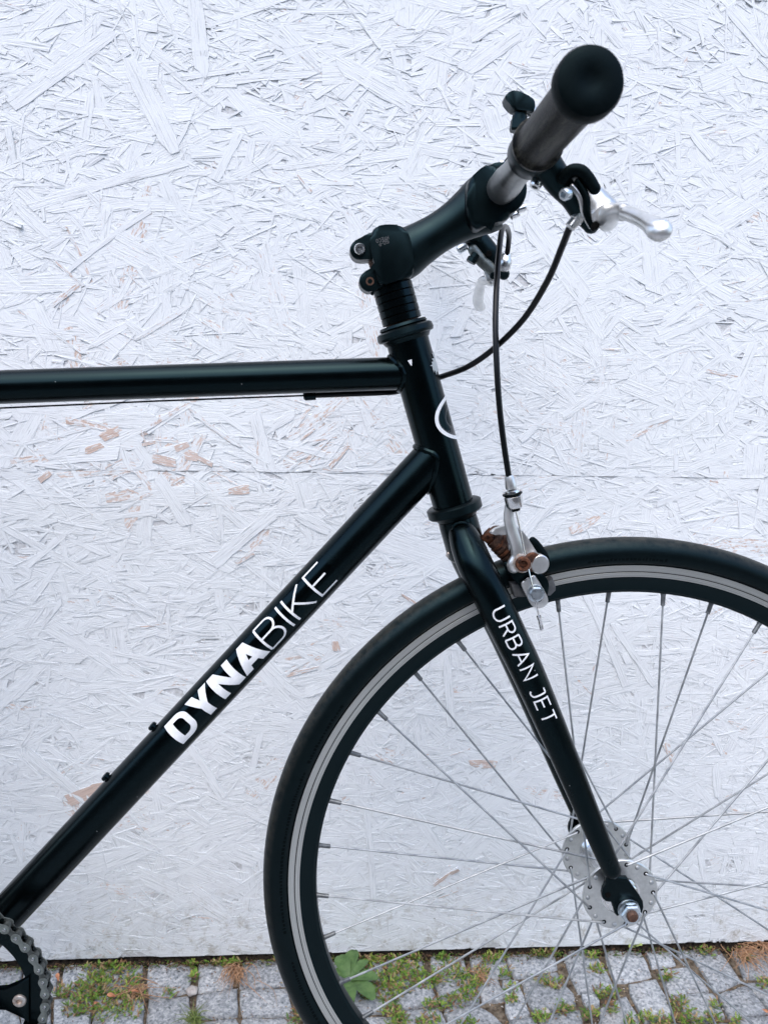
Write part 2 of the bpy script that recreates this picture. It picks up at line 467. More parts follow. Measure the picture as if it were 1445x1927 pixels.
def add_slab(bm, pts, y0, y1, bev=0.0, segs=2):
    """outline in the x-z plane (list of Vectors), thick from y0 to y1"""
    lo = [bm.verts.new((p.x, y0, p.z)) for p in pts]
    hi = [bm.verts.new((p.x, y1, p.z)) for p in pts]
    fs = [bm.faces.new(lo), bm.faces.new(hi[::-1])]
    n = len(pts)
    sides = [bm.faces.new((lo[i], hi[i], hi[(i + 1) % n], lo[(i + 1) % n])) for i in range(n)]
    if bev > 0:
        eds = list({e for f in fs for e in f.edges})
        bmesh.ops.bevel(bm, geom=eds, offset=bev, segments=segs, profile=0.6, affect='EDGES', clamp_overlap=True)
def slab(name, pts, y0, y1, mat, parent=None, bev=0.0, segs=2, angle=35):
    bm = bmesh.new()
    add_slab(bm, pts, y0, y1, bev, segs)
    return from_bm(name, bm, mat, parent, angle=angle)
def smooth_outline(pts, k=4):
    n = len(pts); out = []
    for i in range(n):
        p0, p1, p2, p3 = pts[i - 1], pts[i], pts[(i + 1) % n], pts[(i + 2) % n]
        for j in range(k):
            t_ = j / k
            out.append(0.5 * ((2 * p1) + (p2 - p0) * t_ + (2 * p0 - 5 * p1 + 4 * p2 - p3) * t_ ** 2 + (3 * p1 - p0 - 3 * p2 + p3) * t_ ** 3))
    return out
def bolt_head(name, c, d, r, h, mat, parent, socket=True, sr=0.5):
    """Allen-key bolt: cylinder with a chamfer and a recessed dark hexagon"""
    d = d.normalized()
    bm = bmesh.new()
    prof = [(0, r), (h * .75, r), (h, r * .86)]
    if socket:
        prof += [(h, r * sr), (h * .35, r * sr * .98)]
    add_lathe(bm, prof, c, d, 28)
    return from_bm(name, bm, mat, parent, angle=30)
def hex_nut(name, c, d, r, h, mat, parent, hole=0.5):
    bm = bmesh.new()
    add_lathe(bm, [(0, r), (h * .8, r), (h, r * .9), (h, r * hole)], c, d, 6)
    return from_bm(name, bm, mat, parent, smooth=False)

rng = np.random.default_rng(7)
random.seed(11)

# ------------------------------------------------------------------ OSB boards
YW = 0.305
Z_SEAM, Z_BOT, Z_TOP = 0.7022, 0.0095, 1.95
X0, X1 = -1.50, 1.00

# places where the photograph shows most bare wood (pixel, radius in px, weight)
HOT = [(300, 820, 150, .9), (200, 730, 120, .6), (470, 700, 120, .7), (620, 790, 130, .7), (500, 660, 70, .6), (900, 720, 120, .5),
       (1000, 850, 90, .5), (90, 850, 60, .6), (700, 560, 90, .4), (260, 530, 90, .4), (450, 90, 90, .3), (560, 340, 120, .35), (800, 380, 100, .35),
       (630, 1190, 60, .5), (560, 950, 70, .4), (350, 1290, 90, .4), (850, 1640, 60, .5), (940, 1440, 60, .5), (700, 1110, 60, .4), (1400, 570, 90, .5),
       (40, 130, 60, .3), (1180, 690, 90, .4), (420, 1650, 80, .4), (1180, 1150, 100, .3), (150, 1490, 60, .7)]
HOTW = [(P(a, b_, YW), r * 0.00078, w_) for a, b_, r, w_ in HOT]
def hotness(x, z):
    s = 0.0
    for p, r, w_ in HOTW:
        d2 = (x - p.x) ** 2 + (z - p.z) ** 2
        s = max(s, w_ * math.exp(-d2 / (r * r)))
    return s

CALM = [(rng.uniform(-1.4, 1.0), rng.uniform(0, 1.5), rng.uniform(.03, .10)) for _ in range(60)] + [(P(400, 230, YW).x, P(400, 230, YW).z, .05), (P(60, 560, YW).x, P(60, 560, YW).z, .04)]
def calm(x, z):                            # patches where broad flakes lie on top
    return max(.85 * math.exp(-((x - a) ** 2 * .35 + (z - b_) ** 2) / (r * r) * 2.5) for a, b_, r in CALM)

class StrandSoup:
    def __init__(s):
        s.v, s.f, s.uv, s.idn, s.nv = [], [], [], [], 0
    def add(s, verts, faces, uvs, ids):
        s.v.append(verts)
        s.f += [[i + s.nv for i in f] for f in faces]
        s.uv.append(uvs); s.idn.append(ids)
        s.nv += len(verts)
def strand_geo(cx, cz, L, W, ang, lift, tl, tw, bare, zlo, zhi, thick=0.0016, curl=0.0):
    n = max(4, min(9, int(L / 0.012) + 2))
    t_ = np.linspace(-0.5, 0.5, n)
    t_[1:-1] += rng.normal(0, 0.25 / n, n - 2)
    jl = rng.normal(0, 0.07, n); jr = rng.normal(0, 0.07, n)
    taper = np.ones(n)
    taper[0] = 1 - 0.6 * rng.random() ** 2; taper[-1] = 1 - 0.6 * rng.random() ** 2
    sk = rng.normal(0, 0.35, 2) * W               # skewed ends
    bow = rng.normal(0, 0.012) * L
    wob = rng.normal(0, 0.00010, n)
    hL = W / 2 * taper * (1 + jl); hR = W / 2 * taper * (1 + jr)
    along = t_ * L
    al = np.stack([along, along]); al[0, 0] += sk[0]; al[1, -1] += sk[1]
    ac = np.stack([hL, -hR]) + bow * (4 * t_ ** 2)
    ht = lift + np.stack([tw / 2 + tl * t_ + wob, -tw / 2 + tl * t_ + wob * .6])
    ht += curl * np.maximum(0, t_ - 0.2) ** 2 * 8
    ca, sa = math.cos(ang), math.sin(ang)
    x = cx + al * ca - ac * sa
    z = cz + al * sa + ac * ca
    z = np.clip(z, zlo, zhi); x = np.clip(x, X0, X1)
    top = np.stack([x, YW - ht, z], -1).reshape(-1, 3)          # left row then right row
    out_ = np.stack([np.ones(n), -np.ones(n)]) * (0.00020 + 0.16 * np.clip(ht, 0, .004))
    oe = np.zeros((2, n)); oe[:, 0] = -0.0004; oe[:, -1] = 0.0004
    lx = cx + (al + oe) * ca - (ac + out_) * sa
    lz = cz + (al + oe) * sa + (ac + out_) * ca
    low = np.stack([np.clip(lx, X0, X1), np.full_like(lx, YW + 0.0006), np.clip(lz, zlo, zhi)], -1).reshape(-1, 3)
    verts = np.concatenate([top, low])
    faces = []
    for i in range(n - 1):
        a, b_, c_, d_ = i, i + 1, n + i + 1, n + i
        faces.append([a, b_, c_, d_])
        faces.append([a, a + 2 * n, b_ + 2 * n, b_])
        faces.append([c_, c_ + 2 * n, d_ + 2 * n, d_])
    faces.append([0, n, 3 * n, 2 * n]); faces.append([n - 1, 3 * n - 1, 4 * n - 1, 2 * n - 1])
    ou, ov = rng.uniform(0, 60, 2)
    uv = np.stack([al + ou, ac + ov], -1).reshape(-1, 2)
    uv = np.concatenate([uv, uv + [0, 0.0015]])
    ids = np.tile([rng.random(), bare], (len(verts), 1))
    return verts, faces, uv, ids
def mesh_from(name, V, Fc, UV, ID):
    Vn = np.asarray(V)
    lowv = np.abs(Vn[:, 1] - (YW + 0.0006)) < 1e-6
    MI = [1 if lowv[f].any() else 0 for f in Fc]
    me = bpy.data.meshes.new(name)
    nv, nf = len(V), len(Fc)
    me.vertices.add(nv); me.vertices.foreach_set('co', np.asarray(V, dtype=np.float32).ravel())
    tot = np.array([len(f) for f in Fc]); fl = np.concatenate([np.asarray(f) for f in Fc])
    me.loops.add(len(fl)); me.loops.foreach_set('vertex_index', fl.astype(np.int32))
    me.polygons.add(nf)
    me.polygons.foreach_set('loop_start', np.concatenate([[0], np.cumsum(tot)[:-1]]).astype(np.int32))
    me.polygons.foreach_set('loop_total', tot.astype(np.int32))
    me.polygons.foreach_set('use_smooth', np.zeros(nf, dtype=bool))
    me.update(calc_edges=True)
    for nm, D_ in (('grain', UV), ('strand_id', ID)):
        l = me.uv_layers.new(name=nm)
        l.data.foreach_set('uv', np.asarray(D_, dtype=np.float32)[fl].ravel())
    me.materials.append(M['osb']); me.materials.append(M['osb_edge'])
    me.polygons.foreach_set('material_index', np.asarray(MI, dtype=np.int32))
    return me
def box_bm(x0, x1, y0, y1, z0, z1):
    bm = bmesh.new()
    bmesh.ops.create_cube(bm, size=1, matrix=Matrix.Translation(((x0 + x1) / 2, (y0 + y1) / 2, (z0 + z1) / 2)) @ Matrix.Diagonal((x1 - x0, y1 - y0, z1 - z0, 1)))
    return bm

VX0, VX1, VZ1 = -0.80, 0.44, 1.30                    # the stretch of wall in view
def build_board(name, label, zlo, zhi, proud):
    root = empty(name, (-0.25, YW + 0.006, zlo))
    tag(root, label, 'wood panel', 'white-painted chipboard panels')
    def put(o):
        o.parent = root; o.matrix_parent_inverse = Matrix.Translation(-root.location)
        return o
    put(from_bm('core', box_bm(X0, X1, YW + 0.0003, YW + 0.015, zlo + 0.0005, zhi - 0.0005), M['osb_core'], None, smooth=False))
    area = (X1 - X0) * (zhi - zlo)
    items = []
    for cls, cov in (('base', 2.6), ('wide', 1.5), ('mid', 1.1), ('thin', 0.42)):
        a = 0.0
        while a < cov * area:
            if cls == 'base':
                L = float(np.clip(rng.lognormal(math.log(0.10), 0.3), 0.05, 0.17)); W = float(np.clip(rng.lognormal(math.log(0.022), 0.3), 0.012, 0.04))
            elif cls == 'wide':
                L = float(np.clip(rng.lognormal(math.log(0.085), 0.35), 0.04, 0.17)); W = float(np.clip(rng.lognormal(math.log(0.016), 0.4), 0.008, 0.034))
            elif cls == 'mid':
                L = float(np.clip(rng.lognormal(math.log(0.050), 0.45), 0.015, 0.13)); W = float(np.clip(rng.lognormal(math.log(0.0060), 0.45), 0.0025, 0.013))
            else:
                L = float(np.clip(rng.lognormal(math.log(0.032), 0.5), 0.008, 0.11)); W = float(np.clip(rng.lognormal(math.log(0.0019), 0.4), 0.0009, 0.004))
            cx = rng.uniform(X0, X1); cz = rng.uniform(zlo, zhi)
            seen = VX0 < cx < VX1 and cz < VZ1
            a += L * W
            if not seen and cls in ('mid', 'thin') and rng.random() < 0.6:
                continue
            ang = rng.normal(0.0, 0.42) if rng.random() < 0.6 else rng.uniform(-1.57, 1.57)
            if cls == 'base':
                lift, tl, tw = rng.uniform(0.0001, 0.0005), rng.normal(0, 0.0003), rng.normal(0, 0.0003)
            elif cls == 'wide':
                lift, tl, tw = rng.uniform(0.0004, 0.0011), rng.normal(0, 0.0006), rng.normal(0, 0.00025)
            elif cls == 'mid':
                lift, tl, tw = rng.uniform(0.0003, 0.0012), rng.normal(0, 0.0007), rng.normal(0, 0.00016)
            else:
                lift, tl, tw = rng.uniform(0.0004, 0.0013), rng.normal(0, 0.0007), rng.normal(0, 0.00008)
            if cls in ('mid', 'thin') and calm(cx, cz) > rng.random():
                continue
            h = hotness(cx, cz)
            bare = 0.0 + (rng.random() ** 2) * 0.50 + (h * rng.uniform(0.4, 1.1) if rng.random() < 0.7 else 0)
            if rng.random() < 0.02:
                bare = rng.uniform(0.65, 1.0)
            items.append((cx, cz, L, W, ang, lift + proud, tl, tw, bare, seen))
    order = sorted([i for i, it in enumerate(items) if it[9] and zlo + .02 < it[1] < zhi - .02], key=lambda i: -items[i][2] * items[i][3])[:150]
    single = set(order)
    soup = StrandSoup()
    for i, it in enumerate(items):
        V, Fc, UV, ID = strand_geo(*it[:9], zlo, zhi)
        if i in single:
            me = mesh_from('strand', V, Fc, UV, ID)
            o = bpy.data.objects.new('strand', me); COL.objects.link(o); put(o)
        else:
            soup.add(V, Fc, UV, ID)
    me = mesh_from('strand_layer', np.concatenate(soup.v), soup.f, np.concatenate(soup.uv), np.concatenate(soup.idn))
    o = bpy.data.objects.new('strand_layer', me); COL.objects.link(o); put(o)
    tag(o, kind='stuff')
    return root, put
up_root, up_put = build_board('osb_board', 'upper white-painted chipboard panel, above the thin horizontal joint behind the head tube', Z_SEAM, Z_TOP, 0.0004)
lo_root, lo_put = build_board('osb_board', 'lower white-painted chipboard panel reaching down to the cobbles behind the front wheel', Z_BOT, Z_SEAM - 0.0001, 0.0)

# the few strands the photograph shows one can recognise: lifted splinters and big bare flakes (pixels of both ends, width m, bare)
def strand_between(put, a, b_, W, bare, lift, zlo, zhi, curl=0.0, tl=0.0):
    p, q = P(*a, YW), P(*b_, YW)
    d = q - p
    V, Fc, UV, ID = strand_geo((p.x + q.x) / 2, (p.z + q.z) / 2, d.length, W, math.atan2(d.z, d.x), lift, tl, 0.0002, bare, zlo, zhi, curl=curl)
    me = mesh_from('strand', V, Fc, UV, ID)
    o = bpy.data.objects.new('strand', me); COL.objects.link(o); put(o)
KNOWN_UP = [((-6, 408), (43, 428), .004, .35, .00192, .006), ((25, 200), (210, 65), .016, .25, .00192, 0), ((240, 105), (330, 290), .022, .05, .00192, 0),
            ((368, -5), (384, 150), .018, .0, .00201, 0), ((60, 385), (340, 305), .012, .3, .00192, 0), ((118, 515), (285, 390), .006, .35, .00201, 0),
            ((108, 495), (160, 540), .004, .9, .00217, 0), ((100, 575), (150, 535), .006, .9, .00217, 0), ((255, 640), (360, 575), .006, .7, .00201, 0),
            ((405, 340), (450, 255), .010, .1, .00192, 0), ((205, 790), (300, 795), .02, .0, .00185, 0), ((355, 770), (455, 845), .005, .8, .00217, 0),
            ((480, 780), (512, 900), .015, .0, .00192, 0), ((180, 770), (330, 700), .012, .55, .00201, 0), ((160, 850), (192, 838), .009, 1.18, .00209, 0),
            ((195, 822), (228, 808), .012, 1.18, .00209, 0), ((290, 862), (330, 872), .012, 1.18, .00209, 0), ((330, 845), (356, 836), .008, 1.18, .00209, 0),
            ((620, 880), (655, 840), .006, 1.0, .00217, 0), ((1120, 30), (1170, 90), .012, .1, .00192, 0), ((1340, 300), (1300, 250), .012, .0, .00192, 0),
            ((560, 330), (585, 362), .005, .8, .00217, 0), ((1235, 640), (1330, 600), .012, .0, .00192, 0), ((880, 130), (980, 60), .018, .0, .00192, 0),
            ((640, 120), (760, 190), .02, .0, .00192, 0), ((1000, 420), (1100, 560), .026, .0, .00185, 0), ((1370, 20), (1445, 110), .010, .0, .00192, 0)]
for a, b_, W, bare, lift, curl in KNOWN_UP:
    strand_between(up_put, a, b_, W, bare, lift, Z_SEAM, Z_TOP, curl)
KNOWN_LO = [((130, 1505), (200, 1478), .018, 1.5, .00192, 0), ((75, 905), (96, 888), .008, 1.18, .00192, 0), ((430, 925), (470, 920), .012, 1.18, .00192, 0),
            ((445, 1060), (478, 1040), .006, 1.0, .00192, 0), ((815, 1665), (862, 1632), .005, 1.18, .00185, .006), ((700, 1420), (740, 1437), .008, .9, .00169, 0),
            ((885, 1435), (935, 1438), .012, 1.18, .00169, 0), ((758, 1120), (785, 1137), .004, 1.18, .00185, 0), ((635, 1225), (630, 1205), .010, 1.18, .00185, 0),
            ((540, 1270), (600, 1255), .005, 1.0, .00185, 0), ((1150, 1170), (1230, 1290), .009, .35, .00192, 0), ((1100, 1110), (1180, 1290), .010, .1, .00185, 0),
            ((300, 900), (355, 990), .016, .1, .00185, 0), ((560, 970), (620, 1000), .014, .1, .00185, 0), ((1130, 1020), (1195, 1090), .010, .1, .00185, 0),
            ((840, 1240), (850, 1370), .012, .0, .00185, 0), ((690, 1520), (705, 1690), .009, .1, .00185, 0), ((780, 1530), (830, 1600), .016, .1, .00185, 0),
            ((350, 1390), (420, 1500), .012, .0, .00185, 0), ((60, 1420), (180, 1520), .014, .0, .00185, 0), ((400, 1060), (520, 960), .016, .1, .00185, 0),
            ((1345, 1440), (1350, 1500), .012, .1, .00176, 0)]
for a, b_, W, bare, lift, curl in KNOWN_LO:
    strand_between(lo_put, a, b_, W, bare, lift, Z_BOT, Z_SEAM - .0006, curl)

# neighbours of the boards, outside the frame
for nm, x0, x1, lab in (('osb_board', -4.0, X0 - 0.002, 'white-painted chipboard further left, beyond the frame'), ('osb_board', X1 + 0.002, 3.5, 'white-painted chipboard further right, beyond the frame')):
    o = from_bm(nm, box_bm(x0, x1, YW - 0.0005, YW + 0.015, Z_BOT, Z_TOP), M['osb_core'], None, smooth=False)
    tag(o, lab, 'wood panel', 'white-painted chipboard panels')

# ------------------------------------------------------------------ ground: street, bed, granite setts
def sheet(name, x0, x1, y0, y1, z, mat):
    bm = bmesh.new()
    bm.faces.new([bm.verts.new(v) for v in ((x0, y0, z), (x1, y0, z), (x1, y1, z), (x0, y1, z))])
    return from_bm(name, bm, mat, None, smooth=False)
tag(sheet('ground', -150, 150, -150, 150, -0.030, M['asphalt']), kind='structure')
pave = sheet('pavement', -3.6, 3.4, -1.6, 0.9, -0.0085, M['soil'])
tag(pave, kind='structure')

def sett_mesh(q, dome):
    """q = four ground corners (Vectors) relative to the stone's centre"""
    bm = bmesh.new()
    out = []
    n = 4
    for i in range(n):
        a, b_ = q[i], q[(i + 1) % n]
        for k in range(4):
            t_ = k / 4
            p = a.lerp(b_, t_)
            if k == 0:
                p = p * 0.955
            nn = Vector((b_.y - a.y, a.x - b_.x, 0)).normalized()
            p = p + nn * rng.normal(0, 0.0009) + Vector((rng.normal(0, .0005), rng.normal(0, .0005), 0))
            out.append(p)
    zs = [-0.018, -0.0065, -0.0022, 0.0, dome * .8, dome]
    sc = [0.99, 1.035, 1.015, 0.965, 0.64, 0.28]
    rings = []
    for j, (z, s) in enumerate(zip(zs, sc)):
        rings.append([bm.verts.new((p.x * s, p.y * s, z + (rng.normal(0, .0005) if j > 1 else 0))) for p in out])
    for i in range(len(rings) - 1):
        for k in range(len(out)):
            k2 = (k + 1) % len(out)
            bm.faces.new((rings[i][k], rings[i][k2], rings[i + 1][k2], rings[i + 1][k]))
    c_ = bm.verts.new((0, 0, dome))
    for k in range(len(out)):
        bm.faces.new((rings[-1][k], rings[-1][(k + 1) % len(out)], c_))
    return bm
def sett(quad, z=None):
    c_ = sum(quad, Vector()) / 4
    quad = [c_ + Vector(((p.x - c_.x) * 1.045, (p.y - c_.y) * 1.01, 0)) for p in quad]
    bm = sett_mesh([p - c_ for p in quad], abs(rng.normal(0.0015, 0.0008)))
    o = from_bm('sett', bm, M['granite'], None, angle=60)
    o.parent = pave
    o.location = (c_.x, c_.y, rng.normal(-0.003, 0.0012) if z is None else z)
    o.rotation_euler = (rng.normal(0, .02), rng.normal(0, .02), 0)
    return o
ROW_A = [((-40, 1812), (30, 1810), (33, 1858), (-45, 1862)), ((38, 1810), (100, 1808), (104, 1866), (40, 1862)), ((112, 1808), (186, 1806), (180, 1862), (116, 1864)),
         ((192, 1805), (256, 1802), (262, 1852), (188, 1858)), ((271, 1802), (355, 1799), (353, 1862), (280, 1867)), ((369, 1799), (438, 1797), (438, 1850), (373, 1862)),
         ((456, 1797), (532, 1794), (538, 1847), (452, 1852)), ((545, 1794), (645, 1792), (652, 1850), (550, 1850)), ((655, 1791), (718, 1790), (724, 1840), (660, 1844)),
         ((724, 1789), (787, 1788), (800, 1830), (732, 1834)), ((808, 1787), (868, 1786), (880, 1828), (816, 1828)), ((884, 1785), (944, 1784), (960, 1832), (893, 1832)),
         ((956, 1783), (1040, 1782), (1048, 1816), (968, 1836)), ((1057, 1781), (1108, 1780), (1158, 1858), (1086, 1862)), ((1136, 1779), (1200, 1778), (1226, 1830), (1160, 1842)),
         ((1213, 1777), (1255, 1776), (1272, 1808), (1230, 1816)), ((1265, 1776), (1312, 1773), (1314, 1786), (1280, 1796)), ((1306, 1792), (1354, 1787), (1393, 1840), (1345, 1860)),
         ((1388, 1784), (1430, 1780), (1455, 1828), (1400, 1834)), ((1436, 1780), (1500, 1775), (1530, 1825), (1462, 1828))]
ROW_B = [((-45, 1868), (30, 1866), (34, 1950), (-50, 1950)), ((40, 1870), (96, 1872), (92, 1950), (40, 1950)), ((104, 1876), (172, 1870), (168, 1950), (98, 1950)),
         ((181, 1868), (268, 1874), (266, 1950), (178, 1950)), ((282, 1874), (357, 1868), (360, 1950), (276, 1950)), ((372, 1868), (442, 1858), (446, 1905), (370, 1910)),
         ((370, 1918), (446, 1912), (450, 1968), (368, 1968)), ((454, 1858), (538, 1853), (552, 1902), (456, 1907)), ((457, 1914), (552, 1908), (565, 1968), (458, 1968)),
         ((556, 1858), (650, 1856), (664, 1905), (568, 1905)), ((572, 1912), (664, 1912), (676, 1968), (582, 1968)), ((662, 1851), (728, 1846), (742, 1896), (674, 1901)),
         ((736, 1841), (808, 1837), (826, 1886), (750, 1892)), ((816, 1835), (886, 1835), (900, 1882), (834, 1884)), ((893, 1840), (938, 1838), (950, 1876), (908, 1880)),
         ((945, 1840), (974, 1842), (996, 1902), (958, 1916)), ((983, 1838), (1046, 1824), (1082, 1882), (1004, 1903)), ((680, 1908), (744, 1903), (756, 1968), (690, 1968)),
         ((752, 1900), (828, 1893), (846, 1950), (764, 1960)), ((838, 1890), (900, 1888), (945, 1925), (850, 1935)), ((958, 1922), (1000, 1910), (1030, 1960), (968, 1968)),
         ((1012, 1908), (1088, 1892), (1104, 1945), (1038, 1956)), ((1128, 1892), (1178, 1868), (1214, 1940), (1138, 1952)), ((1094, 1868), (1122, 1866), (1126, 1886), (1104, 1890)),
         ((1184, 1847), (1234, 1838), (1264, 1906), (1212, 1918)), ((1240, 1823), (1294, 1815), (1336, 1860), (1262, 1868)), ((1270, 1874), (1342, 1868), (1362, 1908), (1300, 1920)),
         ((1352, 1867), (1402, 1849), (1445, 1900), (1376, 1915)), ((1406, 1844), (1470, 1838), (1504, 1890), (1450, 1898)), ((1302, 1926), (1370, 1920), (1400, 1972), (1314, 1972)),
         ((1386, 1920), (1462, 1906), (1492, 1964), (1410, 1972)), ((1222, 1924), (1290, 1922), (1300, 1972), (1232, 1972))]
for q in ROW_A:
    c4 = [G(*p) for p in q]
    # the stones of this row run on under the boards
    d = 0.045
    quad = [Vector((c4[0].x, c4[0].y + d, 0)), Vector((c4[1].x, c4[1].y + d, 0)), c4[2], c4[3]]
    sett(quad, -0.004)
for q in ROW_B:
    sett([G(*p) for p in q])
# the rest of the paving, row by row
y = G(700, 1972).y - 0.004
NS = 0
for r_ in range(3):
    hrow = 0.083
    x = -1.50 + 0.03 * (r_ % 2)
    while x < 1.25 and NS < 110:
        wd = rng.uniform(0.07, 0.10)
        sett([Vector((x, y, 0)), Vector((x + wd - .008, y + rng.normal(0, .002), 0)), Vector((x + wd - .008, y - hrow + .008, 0)), Vector((x, y - hrow + .008 + rng.normal(0, .002), 0))])
        x += wd; NS += 1
    y -= hrow
y_end = y
for side in (-1, 1):                                # stones beside the frame, along the boards
    xs = -0.79 if side < 0 else 0.46
    for r_ in range(3):
        x = xs
        for k in range(8):
            wd = rng.uniform(0.075, 0.10)
            x2 = x + side * (wd - .008)
            xa, xb = min(x, x2), max(x, x2)
            yt = 0.335 - r_ * 0.07
            sett([Vector((xa, yt, 0)), Vector((xb, yt, 0)), Vector((xb, yt - .062, 0)), Vector((xa, yt - .062, 0))])
            x += side * wd
# joined remainder of the paving in front
bm = bmesh.new()
yy = y_end
while yy > -1.5:
    x = -2.2 + rng.uniform(0, .05)
    while x < 2.0:
        wd = rng.uniform(.075, .10)
        a = [(x, yy), (x + wd - .008, yy), (x + wd - .008, yy - .075), (x, yy - .075)]
        cxm, cym = x + wd / 2, yy - .0375
        zt = rng.normal(-.003, .001)
        top = [bm.verts.new((cxm + (p[0] - cxm) * .9, cym + (p[1] - cym) * .9, zt)) for p in a]
        mid_ = [bm.verts.new((p[0], p[1], zt - .004)) for p in a]
        low = [bm.verts.new((p[0], p[1], -.02)) for p in a]
        bm.faces.new(top)
        for k in range(4):
            k2 = (k + 1) % 4
            bm.faces.new((top[k], top[k2], mid_[k2], mid_[k])); bm.faces.new((mid_[k], mid_[k2], low[k2], low[k]))
        x += wd
    yy -= .083
o = from_bm('sett_field', bm, M['granite'], None, smooth=False)
o.parent = pave
tag(o, kind='stuff')

# soil under the foot of the boards, darkened to draw the shadow line
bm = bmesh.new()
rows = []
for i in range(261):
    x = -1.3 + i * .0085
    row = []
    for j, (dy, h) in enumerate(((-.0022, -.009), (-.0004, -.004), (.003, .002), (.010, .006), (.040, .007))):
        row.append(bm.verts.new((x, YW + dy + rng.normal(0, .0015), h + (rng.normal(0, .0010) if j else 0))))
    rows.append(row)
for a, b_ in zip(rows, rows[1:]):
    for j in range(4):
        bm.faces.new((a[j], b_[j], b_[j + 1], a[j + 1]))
o = from_bm('shaded_soil_strip', bm, M['shaded_dirt'], pave)
tag(o, kind='stuff')

# house front across the street: its roofline closes the sky that the tubes reflect
bld = empty('street_building', (0, -8.0, 0))
tag(bld, 'dark plain house row on the far side of the street, behind the camera', 'building')
o = from_bm('wall', box_bm(-40, 7.5, -3, 0, -0.02, 4.1), M['facade'], bld, smooth=False)
o = from_bm('roof', box_bm(-40.3, 7.8, -3.2, 0.25, 4.1, 4.3), M['facade'], bld, smooth=False)
for k in range(-9, 2):
    o = from_bm('window', box_bm(k * 3.6 - .6, k * 3.6 + .6, 0.002, 0.03, 1.0, 2.4), M['dark'], bld, smooth=False)

# ------------------------------------------------------------------ bicycle
bike = empty('bicycle', (0, 0, 0))
tag(bike, 'black single-speed bicycle with flat handlebar standing side-on in front of the white boards', 'bicycle')
HUB = Vector((0, 0, 0.341))
def part(name):                                     # plain holder mesh is not needed: sub-parts hang from a real mesh
    pass

# --- frame
HT_A, HT_B = P(769, 650), P(853, 950)               # points of the steering axis
SD = (HT_B - HT_A).normalized()                     # down the steering axis
def on_axis(px, py):                                # foot on the steering axis of a pixel in the bicycle's plane
    q = P(px, py)
    return HT_A + SD * (q - HT_A).dot(SD)
r_dt, r_tt, r_ht = 0.0181, 0.0143, 0.0186
DT_B, DT_T = P(0, 1733.7), P(600, 1090.9)
ddir = (DT_T - DT_B).normalized()
BB = Vector((-0.6225, 0, 0.262))
dt_top = DT_T + ddir * 0.158
frame = tube('frame', [(DT_B - ddir * 0.055, r_dt), (dt_top, r_dt)], M['paint'], bike, 48)
frame['label'] = 'thick black down tube with white lettering'
ht0, ht1 = on_axis(762, 622) + SD * .004, on_axis(856, 958)
tube('head_tube', [(ht0, r_ht), (ht1, r_ht)], M['paint'], frame, 48)
TT0, TT1 = P(0, 728.6), P(740, 703)
tdir = (TT1 - TT0).normalized()
tt_end = TT1 + tdir * 0.012
st_top = Vector((-0.802, 0, TT0.z + (-.802 - TT0.x) * tdir.z / tdir.x))
tube('top_tube', [(st_top, r_tt), (tt_end, r_tt)], M['paint'], frame, 40)
# weld fillets
def weld(a, d, r, tilt, parent, rr=0.0022):
    n, b_ = frame_at(d)
    pts = []
    K = 40
    for k in range(K + 1):
        an = 2 * math.pi * k / K
        e = n * math.cos(an) + b_ * math.sin(an)
        pts.append((a + e * r + tilt(e), rr * (1 + .12 * math.sin(an * 23))))
    return tube('weld', pts, M['paint'], parent, 8)
def tilt_to_axis(r_axis, r_t):
    return lambda e: Vector((0, 0, 0))
sideH = Vector((0, 1, 0)).cross(SD).normalized()     # in-plane normal of the steering axis
def saddle_weld(P0, d, r, rr):
    # intersection curve of a tube (point P0, direction d) with the head tube
    n, b_ = frame_at(d)
    pts = []
    for k in range(49):
        an = 2 * math.pi * k / 48
        e = (n * math.cos(an) + b_ * math.sin(an)) * r
        q = P0 + e
        yv = q.y
        reach = math.sqrt(max(r_ht ** 2 - yv ** 2, 1e-8))
        # solve (q + d t - HT_A) . sideH = -+reach
        s = (q - HT_A).dot(sideH); g_ = d.dot(sideH)
        tgt = reach if s > 0 else -reach
        t_ = (tgt - s) / g_
        pts.append((q + d * t_, rr * (1 + .15 * math.sin(an * 31))))
    return tube('weld', pts, M['paint'], frame, 8)
saddle_weld(DT_T, ddir, r_dt, 0.0026)
saddle_weld(TT0, tdir, r_tt, 0.0026)
# seat tube, stays and rest of the frame (left of the picture)
tube('seat_tube', [(BB, 0.0145), (Vector((-0.810, 0, 0.865)), 0.0145)], M['paint'], frame, 32)
RH = Vector((-1.035, 0, 0.341))
lathe('bottom_bracket', [(-.034, .0205), (.034, .0205)], BB, Vector((0, 1, 0)), M['paint'], frame, 32)
for s in (-1, 1):
    tube('chainstay', cr([(BB + Vector((-.02, s * .022, 0)), .011), (BB + Vector((-.12, s * .045, .02)), .010), (RH + Vector((0, s * .062, 0)), .007)], 6), M['paint'], frame, 16)
    tube('seatstay', cr([(Vector((-.800, s * .014, .80)), .008), (Vector((-.87, s * .035, .66)), .008), (RH + Vector((0, s * .062, 0)), .0065)], 6), M['paint'], frame, 16)
# bottle cage bosses
for px, py in ((286, 1365.5), (198.5, 1460.5)):
    q = P(px, py)
    foot = DT_B + ddir * (q - DT_B).dot(ddir)
    nrm = (q - foot).normalized()
    o = lathe('bottle_boss_bolt', [(0, .0034), (.0010, .0034), (.0012, .0044), (.0034, .0044), (.0046, .0033), (.0046, .0017), (.003, .0016)], foot + nrm * (r_dt - .0004), nrm, M['spacer'], frame, 20)
